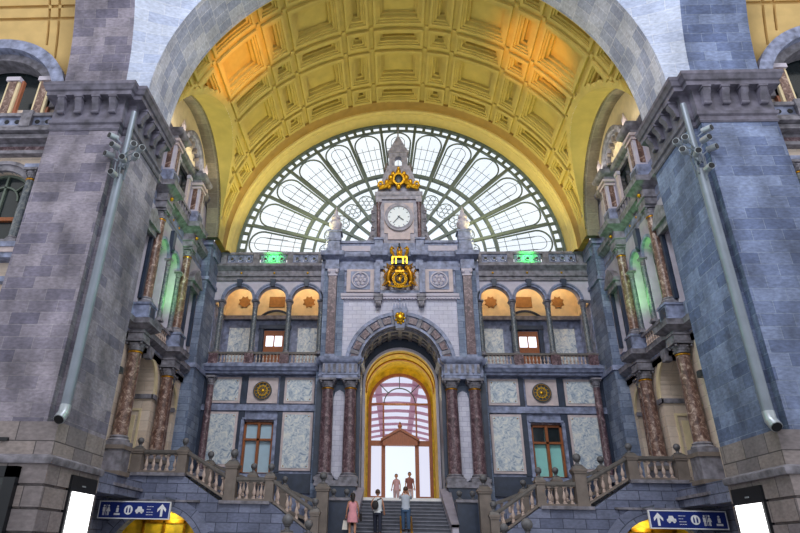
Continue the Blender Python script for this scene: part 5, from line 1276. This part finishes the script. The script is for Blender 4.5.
# ------------------------------------------------------------------ regroup stonework
OB = bpy.data.objects
def gather(name, label, cat, loc, parts):
    t = thing(name, label, cat, loc)
    for on, pn in parts:
        o = OB[on]
        if 'kind' in o: del o['kind']
        o.parent = t; o.location = o.location-Vector(loc); o.name = pn
    if name in BUILT_IN: t['kind'] = 'structure'
    return t
def solo(on, name, label, cat):
    o = OB[on]; o.name = name; tag(o, label, cat)
    if name not in BUILT_IN: del o['kind']
BUILT_IN = ('stone_arch', 'stone_pier', 'corner_pier', 'entablature', 'staircase', 'attic', 'sill', 'balcony_slab', 'pilaster', 'cornice', 'stair_parapet', 'crest_niche', 'train_shed_roof')
tn = [9]
def trim(*names):
    for a in names: tn[0] += 1; OB[a].name = 'trim_%d' % tn[0]
def ren(a, b): OB[a].name = b
solo('crossing_arch', 'stone_arch', 'wide grey-white stone arch spanning between the two great piers', 'arch')
gather('staircase', 'wide dark stone staircase rising to the open central doorway', 'staircase', (0, 29, 0), [('staircase', 'steps')])
gather('train_shed_roof', 'pink iron arched roof ribs of the train hall seen through the doorway glass', 'roof', (0, 52, 4), [('train_shed_ribs', 'arch_ribs'), ('train_shed_purlins', 'purlins')])
gather('crest_niche', 'blue-grey framed niche behind the gilded coat of arms, with two brackets below', 'niche', (0, 34, 14.3), [('crest_frame', 'frame'), ('crest_field', 'field'), ('crest_brackets', 'brackets')])
for a, b in (('portal_floor', 'floor_portal'), ('platform_floor', 'floor_platform'), ('portal_barrel', 'ceiling_portal'), ('passage_vault', 'ceiling_passage'), ('portal_reveal', 'wall_portal_reveal')): ren(a, b)
trim('passage_rib', 'barrel_ribs', 'vault_fascia')
o = OB['window_rim']; del o['kind']; o.parent = OB['window_1']; o.name = 'window_surround'
for n in ('left', 'right'):
    s = -1 if n == 'left' else 1
    t = gather('stone_pier', f'huge grey stone pier with consoled cornice on the {n}, carrying the crossing arch', 'pier', (s*12, 20.5, 0), [('pier_'+n, 'shaft'), ('pier_cornice_'+n, 'cornice'), ('pier_base_'+n, 'rusticated_base'), ('base_molding_'+n, 'base_molding')])
    old = [q for q in OB if q.name.startswith('console_row') and q['label'].find(n+' crossing') > 0][0]
    for c in list(old.children): c.parent = t; c.location = old.location-t.location
    OB.remove(old)
    gather('corner_pier', f'blue-grey ashlar pier in the far {n} corner between side wall and facade', 'pier', (s*11.5, 33.5, 3), [('corner_pier_'+n, 'shaft'), ('corner_pier_bands_'+n, 'bands'), ('wall_return_'+n, 'top_block')])
    gather('entablature', f'blue-white entablature block over the columns {n} of the main doorway', 'entablature', (s*3.3, 33.8, 9.9), [('portal_entablature_'+n, 'body'), ('frieze_blocks_'+n, 'frieze_blocks')])
    gather('attic', f'blue-grey attic and cornice {n} of the clock gable', 'attic', (s*3, 34.2, 16.5), [('main_cornice_'+n, 'cornice'), ('attic_'+n, 'attic_wall'), ('trim_2' if s < 0 else 'trim_3', 'frieze_panel')])
    solo('transverse_arch_'+n, 'stone_arch', f'stone arch springing towards the viewer from the {n} great pier', 'arch')
    solo('lunette_arch_'+n, 'stone_arch', f'grey stone wall arch framing the cream wall high on the {n} side', 'arch')
    solo('bay_arch_'+n, 'stone_arch', f'blue-grey round arch of the high bay beyond the {n} pier', 'arch')
    solo('passage_arch_'+n, 'stone_arch', f'grey arch ring of the yellow-lit passage under the {n} stair', 'arch')
    solo('balcony_slab_'+n, 'balcony_slab', f'blue-grey molded balcony slab under the {n} three-arch balcony', 'balcony')
    solo('entablature_'+n, 'entablature', f'grey molded entablature above the {n} balcony arches', 'entablature')
    solo('lower_entablature_'+n, 'entablature', f'grey stepped entablature above the lower red columns of the {n} side wall', 'entablature')
    solo('upper_entablature_'+n, 'entablature', f'grey stepped entablature above the middle-storey columns of the {n} side wall', 'entablature')
    solo('top_cornice_'+n, 'cornice', f'top cornice under the curved pediment of the {n} side wall', 'cornice')
    solo('bay_entablature_'+n, 'entablature', f'grey entablature under the pierced parapet beyond the {n} pier', 'entablature')
    solo('bay_sill_'+n, 'sill', f'blue-grey sill moldings under the arched window beyond the {n} pier', 'sill')
    solo('portal_pilaster_'+n, 'pilaster', f'dark blue pilasters flanking the lower column pair {n} of the doorway', 'pilaster')
    solo('blue_pilaster_'+n, 'pilaster', f'blue ashlar pilaster strips beside the upper mauve pilaster, {n} of the great arch', 'pilaster')
    solo('side_flight_'+n, 'staircase', f'side flight of dark steps climbing behind the {n} balustrade', 'staircase')
    solo('niche_keystone_'+n, 'keystone', f'grey keystone over the big niche between lower columns, {n} side wall', 'keystone')
    solo('spandrel_mask_'+n, 'carved_mask', f'dark carved ornament between the twin arches of the {n} side wall', 'carving')
    gather('stair_parapet', f'pale sloping stone parapet on the {n} edge of the main stair', 'parapet', (s*2.2, 31.5, 2), [('stair_parapet_'+n, 'wall'), ('parapet_coping' if s < 0 else 'parapet_coping.001', 'coping')])
    for a, b in (('pendentive_', 'ceiling_pendentive_'), ('side_gallery_floor_', 'floor_side_gallery_'), ('terrace_floor_', 'floor_terrace_'), ('loggia_floor_', 'floor_loggia_'), ('loggia_ceiling_', 'ceiling_loggia_'), ('lunette_soffit_', 'ceiling_lunette_'), ('side_vault_', 'ceiling_side_'), ('niche_back_', 'wall_niche_back_'), ('gallery_back_', 'wall_gallery_back_'), ('stair_cheek_', 'wall_stair_cheek_'), ('loggia_upper_wall_', 'wall_loggia_upper_'), ('passage_wall_', 'wall_passage_')): ren(a+n, b+n)
    trim('blue_strips_'+n, 'string_course_'+n, 'lintel_'+n, 'bay_arch_molding_'+n, 'bay_arch_inner_'+n, 'bay_pilaster_'+n, 'niche_arch_ring_'+n, 'impost_'+n, 'niche_panel_'+n, 'window_arch_rings_'+n, 'stair_band_'+n)

# ------------------------------------------------------------------ lights
def spot(name, loc, tgt, e, col, ang=60, blend=.8, size=.4):
    l = bpy.data.lights.new(name, 'SPOT'); l.energy = e; l.color = col; l.spot_size = math.radians(ang); l.spot_blend = blend; l.shadow_soft_size = size
    o = bpy.data.objects.new(name, l); C.objects.link(o); o.location = loc
    o.rotation_euler = (Vector(tgt)-Vector(loc)).to_track_quat('-Z', 'Y').to_euler(); return o
def area(name, loc, tgt, e, col, sx, sy):
    l = bpy.data.lights.new(name, 'AREA'); l.shape = 'RECTANGLE'; l.size = sx; l.size_y = sy; l.energy = e; l.color = col
    o = bpy.data.objects.new(name, l); C.objects.link(o); o.location = loc
    o.rotation_euler = (Vector(tgt)-Vector(loc)).to_track_quat('-Z', 'Y').to_euler(); return o
def point(name, loc, e, col, r=.3):
    l = bpy.data.lights.new(name, 'POINT'); l.energy = e; l.color = col; l.shadow_soft_size = r
    o = bpy.data.objects.new(name, l); C.objects.link(o); o.location = loc; return o
YEL = (1, .88, .42)
for s in (-1, 1):
    area('vault_uplight', (s*6.5, 33.4, 18.1), (s*4.0, 27, 28.4), 400, YEL, 4, .5)
    spot('vault_spot', (s*9.3, 22.6, 18.2), (s*3, 27, 28), 110, YEL, 100)
    spot('pier_green_spot', (s*10.9, 24.3, 17.3), (-s*10.6, 20.5, 11), 2800, (.35, 1, .6), 40)  # added spot imitating reflected green light on the opposite pier's inner face
    spot('green_spot', (s*10.5, 27.3, 11.4), (s*11.5, 27.8, 15.5), 480, (.3, 1, .25), 130)
    area('lunette_fill', (s*10.85, 27.0, 20.3), (s*11.4, 27, 22.5), 40, (1, .92, .78), 6, .2)  # added unseen fill that brightens the cream lunette wall
    spot('green_parapet_spot', (s*7.72, 33.8, 17.9), (s*7.72, 34.4, 17.6), 420, (.05, 1, .1), 80)
    for x in (9.75, 7.7, 5.7): point('loggia_lamp', (s*x, 35.9, 16.6), 42, (1, .84, .62), .15)
    point('passage_lamp', (s*10, 28.6, 2.7), 25, (1, .92, .45), .1)
spot('orange_spot', (-4, 24.5, 18.5), (-8.3, 24.4, 24.4), 2700, (1, .36, .02), 44)
spot('orange_spot', (4, 26, 18.5), (7.2, 26, 25.5), 2500, (1, .36, .02), 42)
point('portal_lamp', (0, 38.0, 10.3), 60, (1, .93, .6), .2)
point('portal_lamp', (0, 39.6, 10.6), 30, (1, .88, .5), .2)
area('dome_fill', (0, 8, 40), (0, 12, 10), 1400, (.93, .96, 1), 16, 16)
area('dome_fill', (0, 6, 30), (1, 34, 16), 5000, (.95, .96, 1), 12, 6)  # added fill hung in mid-air, aimed at the facade to brighten it

w = bpy.data.worlds.new('world'); sc.world = w; w.use_nodes = True; nt = w.node_tree; bg = nt.nodes['Background']
tc = N(nt, 'ShaderNodeTexCoord'); no = N(nt, 'ShaderNodeTexNoise'); no.inputs['Scale'].default_value = 2.2; no.inputs['Detail'].default_value = 6
cr = N(nt, 'ShaderNodeValToRGB'); cr.color_ramp.elements[0].color = (.78, .87, 1, 1); cr.color_ramp.elements[0].position = .35; cr.color_ramp.elements[1].color = (1, 1, 1, 1); cr.color_ramp.elements[1].position = .55
nt.links.new(tc.outputs['Generated'], no.inputs['Vector']); nt.links.new(no.outputs[0], cr.inputs[0]); nt.links.new(cr.outputs[0], bg.inputs['Color'])
bg.inputs['Strength'].default_value = 1.3
sc.view_settings.view_transform = 'Standard'; sc.view_settings.look = 'None'; sc.view_settings.gamma = 1; sc.view_settings.exposure = -.22
sc.cycles.max_bounces = 6; sc.cycles.diffuse_bounces = 4; sc.cycles.transparent_max_bounces = 8; sc.cycles.use_denoising = True
sc.cycles.caustics_reflective = False; sc.cycles.caustics_refractive = False; sc.cycles.sample_clamp_indirect = 8
